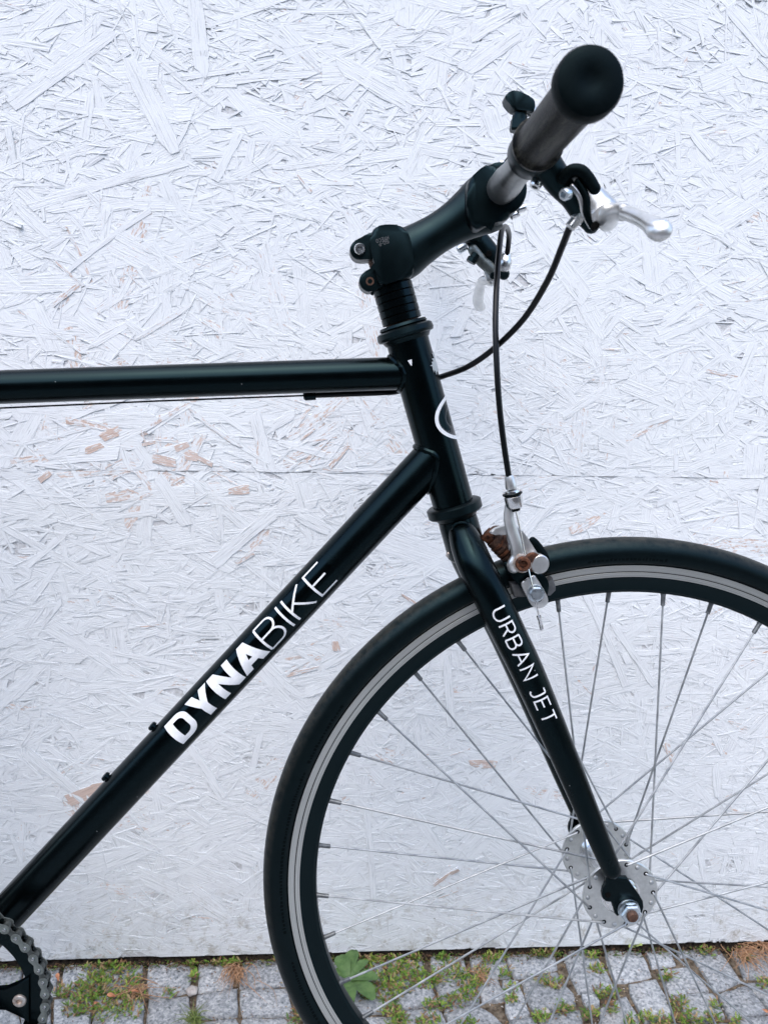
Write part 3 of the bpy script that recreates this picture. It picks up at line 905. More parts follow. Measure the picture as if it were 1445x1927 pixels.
# chips of bare metal on the head tube
def surf_fn(c_fn, r_fn, facing):
    """returns f(u, v, off): u metres along, v arc metres across, on a tube; facing = outward direction where v = 0"""
    def f(u, v, off=0.00025):
        c_, d = c_fn(u)
        r = r_fn(u)
        n = (facing(u) - d * facing(u).dot(d)).normalized()
        b_ = d.cross(n)
        a = v / r
        return c_ + (n * math.cos(a) + b_ * math.sin(a)) * (r + off)
    return f
ht_s = surf_fn(lambda u: (HT_A + SD * u, SD), lambda u: r_ht, lambda u: Vector((1, 0, 0)))

def blob(name, f, pts, mat, parent, off=0.0002):
    bm = bmesh.new()
    c0 = (sum(p[0] for p in pts) / len(pts), sum(p[1] for p in pts) / len(pts))
    rings = []
    for s in (1.0, .66, .33):
        rings.append([bm.verts.new(f(c0[0] + (p[0] - c0[0]) * s, c0[1] + (p[1] - c0[1]) * s, off)) for p in pts])
    n = len(pts)
    for i in range(2):
        for k in range(n):
            bm.faces.new((rings[i][k], rings[i][(k + 1) % n], rings[i + 1][(k + 1) % n], rings[i + 1][k]))
    bm.faces.new(rings[2])
    return from_bm(name, bm, mat, parent)

# --- lettering
def arc(cx, cy, rx, ry, a0, a1, n=10):
    return [(cx + rx * math.cos(math.radians(a0 + (a1 - a0) * k / n)), cy + ry * math.sin(math.radians(a0 + (a1 - a0) * k / n))) for k in range(n + 1)]
THIN = {
 'B': (.62, [[(0, 0), (0, 1)], [(0, 1), (.36, 1)] + arc(.36, .765, .22, .235, 90, -90)[1:] + [(0, .53)], [(.0, .53), (.38, .53)] + arc(.38, .265, .24, .265, 90, -90)[1:] + [(0, 0)]]),
 'I': (.0, [[(0, 0), (0, 1)]]),
 'K': (.62, [[(0, 0), (0, 1)], [(.60, 1), (.0, .40)], [(.20, .60), (.62, 0)]]),
 'E': (.55, [[(.55, 1), (0, 1), (0, 0), (.55, 0)], [(0, .51), (.50, .51)]]),
 'U': (.66, [[(0, 1), (0, .33)] + arc(.33, .33, .33, .33, 180, 360)[1:] + [(.66, 1)]]),
 'R': (.60, [[(0, 0), (0, 1), (.34, 1)] + arc(.34, .74, .25, .26, 90, -90)[1:] + [(0, .48)], [(.30, .48), (.60, 0)]]),
 'A': (.76, [[(0, 0), (.38, 1), (.76, 0)], [(.13, .33), (.63, .33)]]),
 'N': (.68, [[(0, 0), (0, 1), (.68, 0), (.68, 1)]]),
 'J': (.42, [[(.42, 1), (.42, .25)] + arc(.19, .25, .23, .25, 0, -140, 8)[1:], [(.12, 1), (.42, 1)]]),
 'T': (.62, [[(0, 1), (.62, 1)], [(.31, 1), (.31, 0)]]),
 'S': (.5, [arc(.25, .75, .25, .25, 30, 270, 8) + arc(.25, .25, .25, .25, 90, -150, 8)[1:]]),
 'O': (.66, [arc(.33, .5, .33, .5, 0, 360, 16)]),
 'C': (.6, [arc(.33, .5, .33, .5, 45, 315, 14)]),
 'H': (.6, [[(0, 0), (0, 1)], [(.6, 0), (.6, 1)], [(0, .5), (.6, .5)]]),
 'Y': (.6, [[(0, 1), (.3, .5), (.6, 1)], [(.3, .5), (.3, 0)]]),
 'P': (.56, [[(0, 0), (0, 1), (.32, 1)] + arc(.32, .74, .24, .26, 90, -90)[1:] + [(0, .48)]]),
 '-': (.4, [[(0, .5), (.4, .5)]]),
 ' ': (.3, []),
}
def ribbon(pts, t_):
    """list of quads (4 corners in 2-D) along a polyline with mitred joints"""
    V2 = [Vector((p[0], p[1])) for p in pts]
    L_, R_ = [], []
    for i, p in enumerate(V2):
        if i == 0:
            d = (V2[1] - p).normalized(); nrm = Vector((-d.y, d.x)); k = 1
        elif i == len(V2) - 1:
            d = (p - V2[-2]).normalized(); nrm = Vector((-d.y, d.x)); k = 1
        else:
            d1 = (p - V2[i - 1]).normalized(); d2 = (V2[i + 1] - p).normalized()
            n1_ = Vector((-d1.y, d1.x)); n2_ = Vector((-d2.y, d2.x))
            nrm = n1_ + n2_
            if nrm.length < 1e-4:
                nrm = n1_
            nrm.normalize()
            k = min(1 / max(nrm.dot(n1_), .3), 2.6)
        L_.append(p + nrm * t_ / 2 * k); R_.append(p - nrm * t_ / 2 * k)
    return [(L_[i], L_[i + 1], R_[i + 1], R_[i]) for i in range(len(V2) - 1)]
def V2_(x, y): return Vector((x, y))
def bold_quads(ch, s=.25):
    q = []
    if ch == 'D':
        w_ = .80
        q.append([V2_(0, 0), V2_(s, 0), V2_(s, 1), V2_(0, 1)])
        h = .2
        h = .19
        pth = [(s - .02, 1 - h / 2), (.40, 1 - h / 2)] + arc(.40, .62, .29, .38 - h / 2, 90, 0, 7)[1:] + arc(.40, .38, .29, .38 - h / 2, 0, -90, 7) + [(s - .02, h / 2)]
        # thicker to the right
        for k, r_ in enumerate(ribbon(pth, h)):
            q.append(list(r_))
    elif ch == 'Y':
        w_ = .84
        q += [[V2_(0, 1), V2_(.29, 1), V2_(.42 + s / 2, .36), V2_(.42 - s / 2, .42)], [V2_(.84, 1), V2_(.55, 1), V2_(.42 - s / 2 + .03, .40), V2_(.42 + s / 2, .42)],
              [V2_(.42 - s / 2, .44), V2_(.42 + s / 2, .44), V2_(.42 + s / 2, 0), V2_(.42 - s / 2, 0)]]
    elif ch == 'N':
        w_ = .84
        q += [[V2_(0, 0), V2_(s - .02, 0), V2_(s - .02, 1), V2_(0, 1)], [V2_(.84, 0), V2_(.86 - s, 0), V2_(.86 - s, 1), V2_(.84, 1)], [V2_(0, 1), V2_(.27, 1), V2_(.84, 0), V2_(.57, 0)]]
    elif ch == 'A':
        w_ = .94
        q += [[V2_(0, 0), V2_(.27, 0), V2_(.60, 1), V2_(.34, 1)], [V2_(.94, 0), V2_(.66, 0), V2_(.34, 1), V2_(.60, 1)], [V2_(.2, .18), V2_(.74, .18), V2_(.68, .38), V2_(.27, .38)]]
    return w_, q
def put_quads(bm, quads, f, layer0=0, nu=6, nv=8, base=0.00028):
    for i, q in enumerate(quads):
        off = base + 0.000022 * ((layer0 + i) % 9)
        a, b_, c_, d_ = q
        L1 = max((b_ - a).length, (c_ - d_).length)
        g = [[None] * (nv + 1) for _ in range(nu + 1)]
        for x_ in range(nu + 1):
            for y_ in range(nv + 1):
                s, t_ = x_ / nu, y_ / nv
                p = (a * (1 - s) + b_ * s) * (1 - t_) + (d_ * (1 - s) + c_ * s) * t_
                g[x_][y_] = bm.verts.new(f(p.x, p.y, off))
        for x_ in range(nu):
            for y_ in range(nv):
                bm.faces.new((g[x_][y_], g[x_ + 1][y_], g[x_ + 1][y_ + 1], g[x_][y_ + 1]))

def cam_facing(c_):
    return (CAM - c_)
dt_facing = cam_facing(P(470, 1230))
dt_c = DT_B
def dt_surf(u, v, off=.0003):
    # v positive = towards the upper left side of the tube
    n = (dt_facing - ddir * dt_facing.dot(ddir)).normalized()
    b_ = n.cross(ddir); b_ = b_ if b_.z > 0 else -b_
    a = v / r_dt
    return DT_B + ddir * u + (n * math.cos(a) + b_ * math.sin(a)) * (r_dt + off)
def dt_u(px, py):                                   # distance along the tube of a pixel, on its camera side
    q = P(px, py, -r_dt)
    return (q - DT_B).dot(ddir)
uD0, uA1 = dt_u(325, 1387), dt_u(490, 1212)
uB0, uE1 = dt_u(495, 1208), dt_u(616, 1077)
H_ = 0.0254                                         # cap height, measured round the tube
def line_text(kind, text, u0, u1, H, t_, gap, vbase, surf, name, parent, mat):
    ws, qs = [], []
    for ch in text:
        if kind == 'bold':
            w_, q = bold_quads(ch); qs.append(q)
        else:
            w_, strokes = THIN[ch]
            q = []
            for st in strokes:
                q += [list(r_) for r_ in ribbon(st, t_)]
            qs.append(q)
        ws.append(w_)
    total = sum(ws) + gap * (len(text) - 1)
    k = (u1 - u0) / total                           # horizontal scale in metres per unit
    x = 0.0
    for ch, w_, q in zip(text, ws, qs):
        if q:
            bm = bmesh.new()
            put_quads(bm, q, lambda X_, Y_, off: surf(u0 + (x + X_) * k, vbase + Y_ * H, off))
            from_bm(name, bm, mat, parent, smooth=False)
        x += w_ + gap
# decal film, then the word in two weights
bm = bmesh.new()
put_quads(bm, [[V2_(uD0 - .004, -.0165), V2_(uE1 + .006, -.0165), V2_(uE1 + .006, .0165), V2_(uD0 - .004, .0165)]], lambda X_, Y_, off: dt_surf(X_, Y_, off), 0, 40, 12, 0.00008)
from_bm('decal', bm, M['decal'], frame)
vb = -H_ / 2 - .0003
line_text('bold', 'DYNA', uD0, uA1, H_, 0, .05, vb, dt_surf, 'letter', frame, M['white'])
line_text('thin', 'BIKE', uB0, uE1, H_, .066, .22, vb, dt_surf, 'letter', frame, M['white'])

# ring badge on the head tube
badge_c = (P(848, 785) - HT_A).dot(SD)
bm = bmesh.new()
rr_ = ribbon([(0.0185 * math.cos(a), 0.0255 * math.sin(a)) for a in np.linspace(0, 2 * math.pi, 61)], .0033)
put_quads(bm, [list(q) for q in rr_], lambda X_, Y_, off: ht_s(badge_c + X_, Y_, .0003), 0, 1, 2)
from_bm('ring_badge', bm, M['white'], frame)
# badge film
blob('badge_film', ht_s, [(badge_c + .0165 * math.cos(a), .0235 * math.sin(a)) for a in np.linspace(0, 2 * math.pi, 40)[:-1]], new_mat('badge_film', (0.02, 0.023, 0.025), 0.35), frame, .0001)
# scuffed patch where a cable has rubbed the paint off
uc = (P(808, 684) - HT_A).dot(SD)
raw = []
for k in range(34):
    an = 2 * math.pi * k / 34
    rj = 1 + (.34 if k % 2 else -.22) * rng.random()
    raw.append((.0085 * math.cos(an) * rj, .0105 * math.sin(an) * rj + .006 * math.cos(an)))
blob('paint_scuff', ht_s, [(uc + a + rng.normal(0, .0008), b_ * .8 + .0060 + rng.normal(0, .0003)) for a, b_ in raw], new_mat('scuffed_primer', (0.42, 0.46, 0.47), 0.5, 0.3), frame, .0006)
ht_cam = surf_fn(lambda u: (HT_A + SD * u, SD), lambda u: r_ht, lambda u: CAM - HT_A)
def ht_uv(px, py):
    q = P(px, py, -r_ht)
    return (q - HT_A).dot(SD)
uw = ht_uv(772.5, 682)
blob('paint_chip', ht_cam, [(uw + a, b_ + .0025) for a, b_ in ((-.0022, .002), (-.0022, -.0018), (.0005, -.0012), (.003, -.0004), (.002, .0005), (.0003, .0010))], M['white'], frame)
# cable stop under the top tube
q0, q1 = P(571, 744.5, .012), P(594, 743, .012)
tube('cable_stop', [(q0, .0031), (q0.lerp(q1, .15), .0046), (q1, .0046)], M['paint'], frame, 20)

# --- headset, spacers
def ring(name, px, py, prof, mat, parent):
    return lathe(name, prof, on_axis(px, py), SD, mat, parent, 48)
ucup = on_axis(763, 624)
head = lathe('headset', [(-.0075, .0176), (-.0072, .0204), (-.0050, .0212), (-.0040, .0200), (-.0034, .0228), (-.0022, .0246), (.0020, .0252), (.0042, .0242), (.0050, .0214), (.0066, .0205), (.0085, .0192)], ucup, SD, M['black_metal'], bike, 56, angle=30)
head['label'] = 'upper headset cup'
lcup = on_axis(856, 957)
lathe('lower_cup', [(-.0055, .0192), (-.0050, .0235), (-.0038, .0252), (.0030, .0252), (.0045, .0238), (.0050, .0200), (.0085, .0180)], lcup, SD, M['black_metal'], head, 56, angle=30)
s_top, s_bot = on_axis(733, 524), on_axis(757, 606)
Lsp = (s_bot - s_top).length
for k in range(6):
    a = s_top + SD * (Lsp * k / 6 + .00018); h = Lsp / 6 - .00036
    o = lathe('headset_spacer', [(0, .0160), (0, .0168), (.0004, .0173), (h - .0004, .0173), (h, .0168), (h, .0160)], a, SD, M['spacer'], bike, 48, angle=30)
steer = tube('steerer', [(on_axis(715, 455), .0143), (on_axis(858, 990), .0143)], M['rusty_bolt'], bike, 32)

# --- stem
SH = 0.0195
outl = [(698, 437), (716, 431.5), (742, 431.5), (756, 435), (765, 450), (771, 470), (774, 500), (773, 526), (719, 543), (703, 548), (697, 528), (702, 506), (718, 497), (716, 489), (690, 491), (676, 489), (668, 470), (676, 451)]
sy = -.0190
core_pts = smooth_outline([P(x_, y_, 0) for x_, y_ in [(700, 440), (716, 432.5), (738, 431.5), (755, 435), (765, 450), (771, 472), (774, 500), (772, 524), (745, 533), (716, 542), (706, 530), (704, 508), (698, 488), (694, 465)]], 3)
stem = slab('stem', core_pts, -.0205, .0205, M['black_metal'], bike, .0045, 4, angle=50)
stem['label'] = 'black angled stem with two rear clamp lugs'
for s in (-1, 1):
    y0, y1 = (-.0155, -.0016) if s < 0 else (.0016, .0155)
    lug1 = smooth_outline([P(x_, y_, (y0 + y1) / 2 * .4) for x_, y_ in [(700, 441), (678, 452), (664, 460), (658, 472), (661, 484), (671, 492), (690, 492), (712, 490), (722, 470), (716, 450)]], 3)
    slab('clamp_lug', lug1, y0, y1, M['black_metal'], stem, .0022, 3, angle=50)
    lug2 = smooth_outline([P(x_, y_, (y0 + y1) / 2 * .4) for x_, y_ in [(718, 497), (700, 507), (682, 517), (675, 531), (680, 545), (692, 552), (701, 549), (722, 541), (730, 515)]], 3)
    slab('clamp_lug', lug2, y0, y1, M['black_metal'], stem, .0022, 3, angle=50)
bolt_head('clamp_bolt', P(677, 469.5, -.0150), Vector((0, -1, 0)), .0047, .0042, M['polished'], stem)
bolt_head('clamp_bolt', P(696, 530, -.0130), Vector((0, -1, 0)), .0040, .0026, M['rusty_bolt'], stem)
BAR = Vector((-0.1413, 0, 0.9763))
# extension
e0, e1 = P(738, 492), P(922, 378)
ed = (e1 - e0)
ext = [(e0, .0205), (e0.lerp(e1, .14), .0208), (e0.lerp(e1, .26), .0186), (e0.lerp(e1, .45), .0168), (e0.lerp(e1, .62), .0176), (e0.lerp(e1, .78), .0208), (e0.lerp(e1, .90), .0240), (e0.lerp(e1, .97), .0248)]
tube('extension', cr(ext, 6), M['black_metal'], stem, 40, .90, hint=Vector((0, 1, 0)), angle=60)
cl = smooth_outline([P(x_, y_, 0) for x_, y_ in [(868, 360), (882, 340), (897, 328), (913, 322), (928, 330), (944, 352), (952, 385), (951, 412), (940, 429), (908, 436), (884, 446), (866, 420)]], 3)
cl = [BAR + (p - BAR) * .955 for p in cl]
slab('bar_clamp', cl, -.0275, .0275, M['black_metal'], stem, .0075, 5, angle=60)
# faceplate: arc round the bar
fp = []
a0_, a1_ = math.radians(118), math.radians(-66)
for k in range(19):
    a = a0_ + (a1_ - a0_) * k / 18
    fp.append(BAR + Vector((math.cos(a), 0, math.sin(a))) * .0212)
for k in range(19):
    a = a1_ + (a0_ - a1_) * k / 18
    fp.append(BAR + Vector((math.cos(a), 0, math.sin(a))) * .0134)
slab('faceplate', fp, -.0270, .0270, M['black_metal'], stem, .0022, 2, angle=50)
for s in (-1, 1):
    bolt_head('faceplate_bolt', P(967, 401, 0) + Vector((.000, s * .012, 0)), Vector((.9, 0, .35)), .0036, .0072, M['polished'], stem)
    bolt_head('faceplate_bolt', P(934, 326, 0) + Vector((0, s * .012, 0)), Vector((.35, 0, .9)), .0036, .0062, M['polished'], stem)
# print on the side of the stem, upside down
def flat_text(text, pr0, pr1, H, t_, y_, name, parent, mat):
    a, b_ = P(*pr0, y_), P(*pr1, y_)
    d = (b_ - a); Lt = d.length; d.normalize()
    upv = Vector((0, -1, 0)).cross(d)                # text's up
    upv = Vector((-d.z, 0, d.x))
    strokes = [THIN[c_] for c_ in text]
    tot = sum(s[0] for s in strokes) + .25 * (len(text) - 1)
    k = Lt / tot; x = 0
    bm = bmesh.new()
    for w_, sts in strokes:
        q = []
        for st in sts:
            q += [list(r_) for r_ in ribbon(st, t_)]
        put_quads(bm, q, lambda X_, Y_, off: a + d * ((x + X_) * k) + upv * (Y_ * H) + Vector((0, -off, 0)), 0, 1, 1)
        x += w_ + .25
    return from_bm(name, bm, mat, parent, smooth=False)
flat_text('HYECO', (730, 444), (707, 451), .0028, .14, -.02055, 'print', stem, M['greylet'])
flat_text('ISO-P', (730, 451), (712, 457), .0028, .14, -.02055, 'print', stem, M['greylet'])

# --- handlebar and grips
HB = .257
bar = tube('handlebar', [(BAR + Vector((0, -HB + .004, 0)), .0111), (BAR + Vector((0, -.07, 0)), .0111), (BAR + Vector((0, -.05, 0)), .0127), (BAR + Vector((0, .05, 0)), .0127), (BAR + Vector((-.002, .07, .001)), .0111), (BAR + Vector((-.018, HB - .004, .014)), .0111)], M['bar'], bike, 40)
for s in (-1, 1):
    o0 = BAR + (Vector((-.002, -.146, -.0008)) if s < 0 else Vector((-.0085, .146, .0065)))
    d = Vector((-.003, s, -.0)) if s < 0 else Vector((-.085, 1, .062))
    g = lathe('grip', [(0, .0118), (0, .0163), (.0015, .0172), (.0050, .0172), (.0062, .0155), (.0085, .0148), (.020, .0146), (.092, .0146), (.1000, .0150), (.1010, .0172), (.1035, .0182), (.1090, .0182), (.1120, .0170), (.1105, .0135), (.1105, .0001)], o0, d, M['grip'], bike, 56, angle=45)
    g['label'] = 'worn rubber grip nearest the camera' if s < 0 else 'far rubber grip by the boards'
    lathe('end_cap', [(-.0002, .0146), (.0010, .0177), (.0035, .01865), (.0095, .01865), (.0125, .0174), (.0134, .0150), (.0137, .0100), (.0134, .0050), (.0130, .0036), (.0130, .0001)], o0 + d.normalized() * .0997, d, M['rubber'], g, 56, angle=45)

# --- near brake lever
def lever(root_name, lab, near):
    pass
yb = -.128
brk = tube('brake_lever', cr([(P(1030, 312, yb - .004), .0105), (P(1052, 342, yb), .0100), (P(1078, 368, yb + .004), .0098), (P(1096, 396, yb + .008), .0092), (P(1112, 424, yb + .010), .0060)], 6), M['black_metal'], bike, 24, 0.8, angle=60, roundcap=True)
brk['label'] = 'silver brake lever in black bracket on the near grip'
lathe('lever_clamp', [(-.010, .0113), (-.010, .0155), (-.0085, .0165), (.0085, .0165), (.010, .0155), (.010, .0113)], BAR + Vector((0, yb - .002, 0)), Vector((0, 1, 0)), M['black_metal'], brk, 40)
bolt_head('clamp_bolt', P(1012, 338, yb), Vector((-.4, -.2, -.9)), .0042, .0060, M['polished'], brk)
bolt_head('pivot_bolt', P(1068, 364, yb - .012), Vector((-.75, -.5, -.3)), .0042, .0050, M['zinc'], brk)
hook = cr([(P(1058, 336, yb - .010), .0040), (P(1074, 322, yb - .012), .0044), (P(1092, 322, yb - .014), .0044), (P(1106, 336, yb - .014), .0044), (P(1118, 355, yb - .014), .0042)], 6)
tube('reach_hook', hook, M['rubber'], brk, 18, 1.0, roundcap=True)
bl = [(P(1086, 334, yb - .008), .0036), (P(1100, 352, yb - .008), .0068), (P(1116, 376, yb - .008), .0100), (P(1131, 398, yb - .009), .0118), (P(1144, 408, yb - .015), .0098),
      (P(1152, 404, yb - .026), .0070), (P(1163, 399, yb - .036), .0058), (P(1182, 402, yb - .050), .0054), (P(1204, 411, yb - .062), .0054), (P(1222, 420, yb - .072), .0062), (P(1236, 430, yb - .080), .0074), (P(1242, 434, yb - .082), .0072)]
tube('lever_blade', cr(bl, 7), M['lever'], brk, 32, 0.75, hint=Vector((0, 1, 0)), angle=70, roundcap=True)
# light plate edge beside the black web, and slotted screw
tube('side_plate', cr([(P(1076, 350, yb - .011), .0016), (P(1092, 372, yb - .011), .0022), (P(1100, 400, yb - .010), .0026), (P(1112, 426, yb - .008), .0020)], 6), M['silver'], brk, 10, roundcap=True)
tube('web', cr([(P(1086, 342, yb - .0125), .0022), (P(1102, 372, yb - .0125), .0030), (P(1104, 402, yb - .0125), .0026), (P(1116, 430, yb - .0105), .0020)], 6), M['rubber'], brk, 10, roundcap=True)
bolt_head('pivot_screw', P(1119, 425, yb - .015), Vector((0, -1, 0)), .0028, .0015, M['dark'], brk, False)
lathe('barrel', [(0, .0048), (.006, .0048), (.0065, .0040), (.012, .0040), (.0124, .0030)], P(1093, 402, yb + .006), (P(1080, 418, yb + .006) - P(1093, 402, yb + .006)), M['silver'], brk, 20)

# --- far brake lever
yf = .130
far = tube('brake_lever', cr([(P(884, 436, yf), .0105), (P(903, 458, yf), .0115), (P(922, 482, yf), .0115), (P(938, 500, yf), .0092), (P(948, 516, yf + .002), .0060)], 6), M['black_metal'], bike, 24, .8, angle=60, roundcap=True)
far['label'] = 'silver brake lever in black bracket at the far end of the bar'
lathe('lever_clamp', [(-.010, .0113), (-.010, .0155), (-.0085, .0165), (.0085, .0165), (.010, .0155), (.010, .0113)], BAR + Vector((0, yf, 0)), Vector((0, 1, 0)), M['black_metal'], far, 40)
bolt_head('clamp_bolt', P(876, 462, yf - .004), P(863, 470, yf - .004) - P(876, 462, yf - .004), .0046, .009, M['zinc'], far)
tube('adjust_screw', [(P(896, 478, yf - .012), .0042), (P(890, 486, yf - .012), .0042), (P(889, 487, yf - .012), .0052), (P(885, 494, yf - .012), .0050)], M['black_metal'], far, 8)
tube('under_plate', cr([(P(890, 470, yf - .006), .0055), (P(905, 490, yf - .006), .0062), (P(922, 505, yf - .006), .0060), (P(934, 522, yf - .004), .0035)], 5), M['chain'], far, 16, .8, roundcap=True)
bolt_head('pivot_screw', P(927, 519, yf - .0125), Vector((0, -1, 0)), .0034, .0022, M['black_metal'], far)
bolt_head('web_screw', P(919, 478, yf - .0095), Vector((0, -1, 0)), .0032, .0016, M['dark'], far, False)
tube('lever_blade', cr([(P(918, 512, yf), .0050), (P(924, 528, yf), .0062), (P(912, 527, yf + .006), .0050), (P(905, 533, yf + .016), .0050), (P(901, 552, yf + .034), .0058), (P(899, 566, yf + .050), .0064), (P(902, 576, yf + .060), .0068)], 7), M['lever'], far, 24, .8, angle=70, roundcap=True)
lathe('barrel', [(-.003, .0040), (0, .0062), (.005, .0066), (.009, .0062), (.011, .0048), (.014, .0046)], P(948, 505, yf - .01), P(953, 480, yf - .01) - P(948, 505, yf - .01), M['silver'], far, 24)

# --- clamped black mount with wing screw behind the near grip
ym = .035
c6 = lambda x_, y_: P(930 + x_ / 14.45, 160 + y_ / 14.45, ym)
mount = slab('wing_screw_mount', smooth_outline([c6(*p) for p in [(250, 430), (290, 320), (430, 245), (590, 232), (800, 345), (1000, 440), (1060, 620), (1010, 790), (880, 785), (720, 765), (500, 740), (370, 610)]], 3), ym - .008, ym + .008, M['black_metal'], bike, .003, 3, angle=50)
mount['label'] = 'black wing screw mount clamped on the handlebar behind the near grip'
mdir = P(975, 240, ym) - P(979, 205, ym)
lathe('neck', [(0, .0058), (.006, .0058), (.0062, .0066), (.010, .0066), (.0105, .0045)], P(979, 206, ym), mdir, M['black_metal'], mount, 24)
hex_nut('nut', P(976, 227, ym), mdir, .0078, .0095, M['black_metal'], mount, .3)
tube('strap', cr([(P(996, 205, ym), .0050), (P(1010, 222, ym), .0055), (P(1012, 250, ym - .01), .0055), (P(1000, 280, ym - .02), .0050)], 6), M['lever'], mount, 16, .8)
lathe('bar_collar', [(-.007, .0129), (-.007, .0155), (.007, .0155), (.007, .0129)], BAR + Vector((0, ym + .025, 0)), Vector((0, 1, 0)), M['black_metal'], mount, 40)
tube('arm', [(P(992, 262, ym), .0045), (BAR + Vector((0, ym + .025, .013)), .0050)], M['black_metal'], mount, 16)

# --- cables
RC = .0026
fc = [(P(953, 482, yf - .012), RC), (P(956, 462, yf - .016), RC), (P(957, 440, yf - .035), RC), (P(951, 427, yf - .060), RC), (P(944, 434, yf - .085), RC), (P(939, 470, .022), RC), (P(935, 520, 0), RC), (P(932, 600, -.018), RC),
      (P(934, 680, -.026), RC), (P(939, 760, -.030), RC), (P(947, 830, -.031), RC), (P(957, 897, -.031), RC)]
tube('front_brake_cable', cr(fc, 10), M['cable'], bike, 20)
rc = [(P(1083, 416, yb + .008), RC), (P(1072, 428, yb + .010), RC), (P(1058, 462, yb + .026), RC), (P(1030, 528, yb + .055), RC), (P(985, 600, yb + .085), RC), (P(930, 655, yb + .115), RC), (P(880, 690, .005), RC), (P(830, 709, .026), RC),
      (P(790, 722, .034), RC), (P(750, 736, .022), RC), (P(715, 739, .014), RC), (P(660, 741, .012), RC), (P(594, 743.5, .012), RC)]
tube('rear_brake_cable', cr(rc, 10), M['cable'], bike, 20)
o = tube('inner_cable', [(P(571, 744.5, .012), .0008), (P(300, 754.5, .012), .0008), (P(0, 768, .012), .0008), (P(-350, 782, .012), .0008)], M['cable'], bike, 8)

# --- fork
FB = [(868, 1000, -.010, .0125), (880, 1030, -.020, .0150), (897, 1070, -.031, .0158), (927, 1130, -.038, .0157), (960, 1198, -.041, .0152), (995, 1271, -.043, .0146), (1057, 1414, -.047, .0125), (1118, 1560, -.051, .0103), (1150, 1636, -.0525, .0088)]
def blade_pts(s):
    out = []
    for x_, y_, yo, r in FB:
        q = P(x_, y_, yo)
        out.append((Vector((q.x, yo * -s, q.z)), r))
    return out
near_path = cr(blade_pts(-1), 8)
fork = tube('fork', near_path, M['paint'], bike, 40, angle=60, roundcap=True)
fork['label'] = 'near black fork blade with white lettering'
tube('fork_blade', cr(blade_pts(1), 8), M['paint'], fork, 40, angle=60, roundcap=True)
ct, cb_ = on_axis(861, 975), on_axis(876, 1042)
tube('crown', [(ct, .0176), (ct.lerp(cb_, .15), .0180), (cb_, .0180), (cb_ + SD * .004, .0150)], M['paint'], fork, 40)
# weld cap where the near blade meets the crown
wp = []
for k in range(25):
    a = math.radians(-30 + 240 * k / 24)
    wp.append((P(868 + 16 * math.cos(a), 995 - 12 * math.sin(a), -.0165 - .003 * math.sin(a)), .0013 * (1 + .2 * math.sin(k * 2.1))))
tube('weld', wp, M['black_metal'], fork, 8)
# brake bolt at the back of the crown
cbx = P(884, 1030, 0)
nb_ = P(848, 1041, -.002)
hex_nut('recessed_nut', nb_ + Vector((.004, 0, 0)), Vector((-1, 0, 0.12)), .0052, .0075, M['rust_silver'], fork, .5)
# dropouts
def dropout(s):
    c5 = lambda x_, y_: P(1000 + x_ / 4.817, 1500 + y_ / 4.817, -.0525)
    pts = [(655, 700), (672, 770), (640, 810), (628, 860), (635, 905), (665, 932), (705, 938), (728, 930), (733, 990), (748, 1045), (768, 1066), (786, 1060), (792, 1000), (820, 945), (870, 925), (925, 950), (962, 1010), (975, 1050), (992, 1035), (1006, 985), (1000, 930), (962, 868), (905, 790), (860, 720)]
    q = [c5(*p) for p in pts]
    bm = bmesh.new()
    y0, y1 = (-.0550, -.0500) if s < 0 else (.0500, .0550)
    add_slab(bm, q, y0, y1, .0008, 1)
    return from_bm('dropout', bm, M['paint'], fork, angle=30)
dropout(-1); dropout(1)
lathe('eyelet_hole', [(0, .0026), (.0003, .0026)], P(1000 + 690 / 4.817, 1500 + 888 / 4.817, -.0552), Vector((0, -1, 0)), M['dark'], fork, 20)
# URBAN JET along the near blade
arcl = [0.0]
for i in range(1, len(near_path)):
    arcl.append(arcl[-1] + (near_path[i][0] - near_path[i - 1][0]).length)
def fk(u):
    u = max(0.0, min(u, arcl[-1] - 1e-6))
    i = 0
    while arcl[i + 1] < u:
        i += 1
    t_ = (u - arcl[i]) / (arcl[i + 1] - arcl[i])
    a, b_ = near_path[i], near_path[i + 1]
    return a[0].lerp(b_[0], t_), a[1] * (1 - t_) + b_[1] * t_
def fork_surf(u, v, off=.0003):
    c_, r = fk(u)
    d = (fk(u + .004)[0] - fk(u - .004)[0]).normalized()
    fc_ = CAM - P(990, 1250, -.05)
    n = (fc_ - d * fc_.dot(d)).normalized()
    b_ = d.cross(n)
    if b_.x < 0:
        b_ = -b_
    a = v / r
    return c_ + (n * math.cos(a) + b_ * math.sin(a)) * (r + off)
def fork_u(px, py):
    best = min(range(len(near_path)), key=lambda i: (P(px, py, near_path[i][0].y - .012) - near_path[i][0]).length)
    # refine
    bu, bd = arcl[best], 9
    for k in range(-40, 41):
        u = arcl[best] + k * .0004
        c_, r = fk(u)
        d = (P(px, py, c_.y - r) - c_).length
        if d < bd:
            bd, bu = d, u
    return bu
line_text('thin', 'URBAN', fork_u(944, 1146), fork_u(1000, 1276), .0128, .105, .30, -.0054, fork_surf, 'letter', fork, M['white'])
line_text('thin', 'JET', fork_u(1005, 1300), fork_u(1039, 1357), .0128, .105, .30, -.0054, fork_surf, 'letter', fork, M['white'])

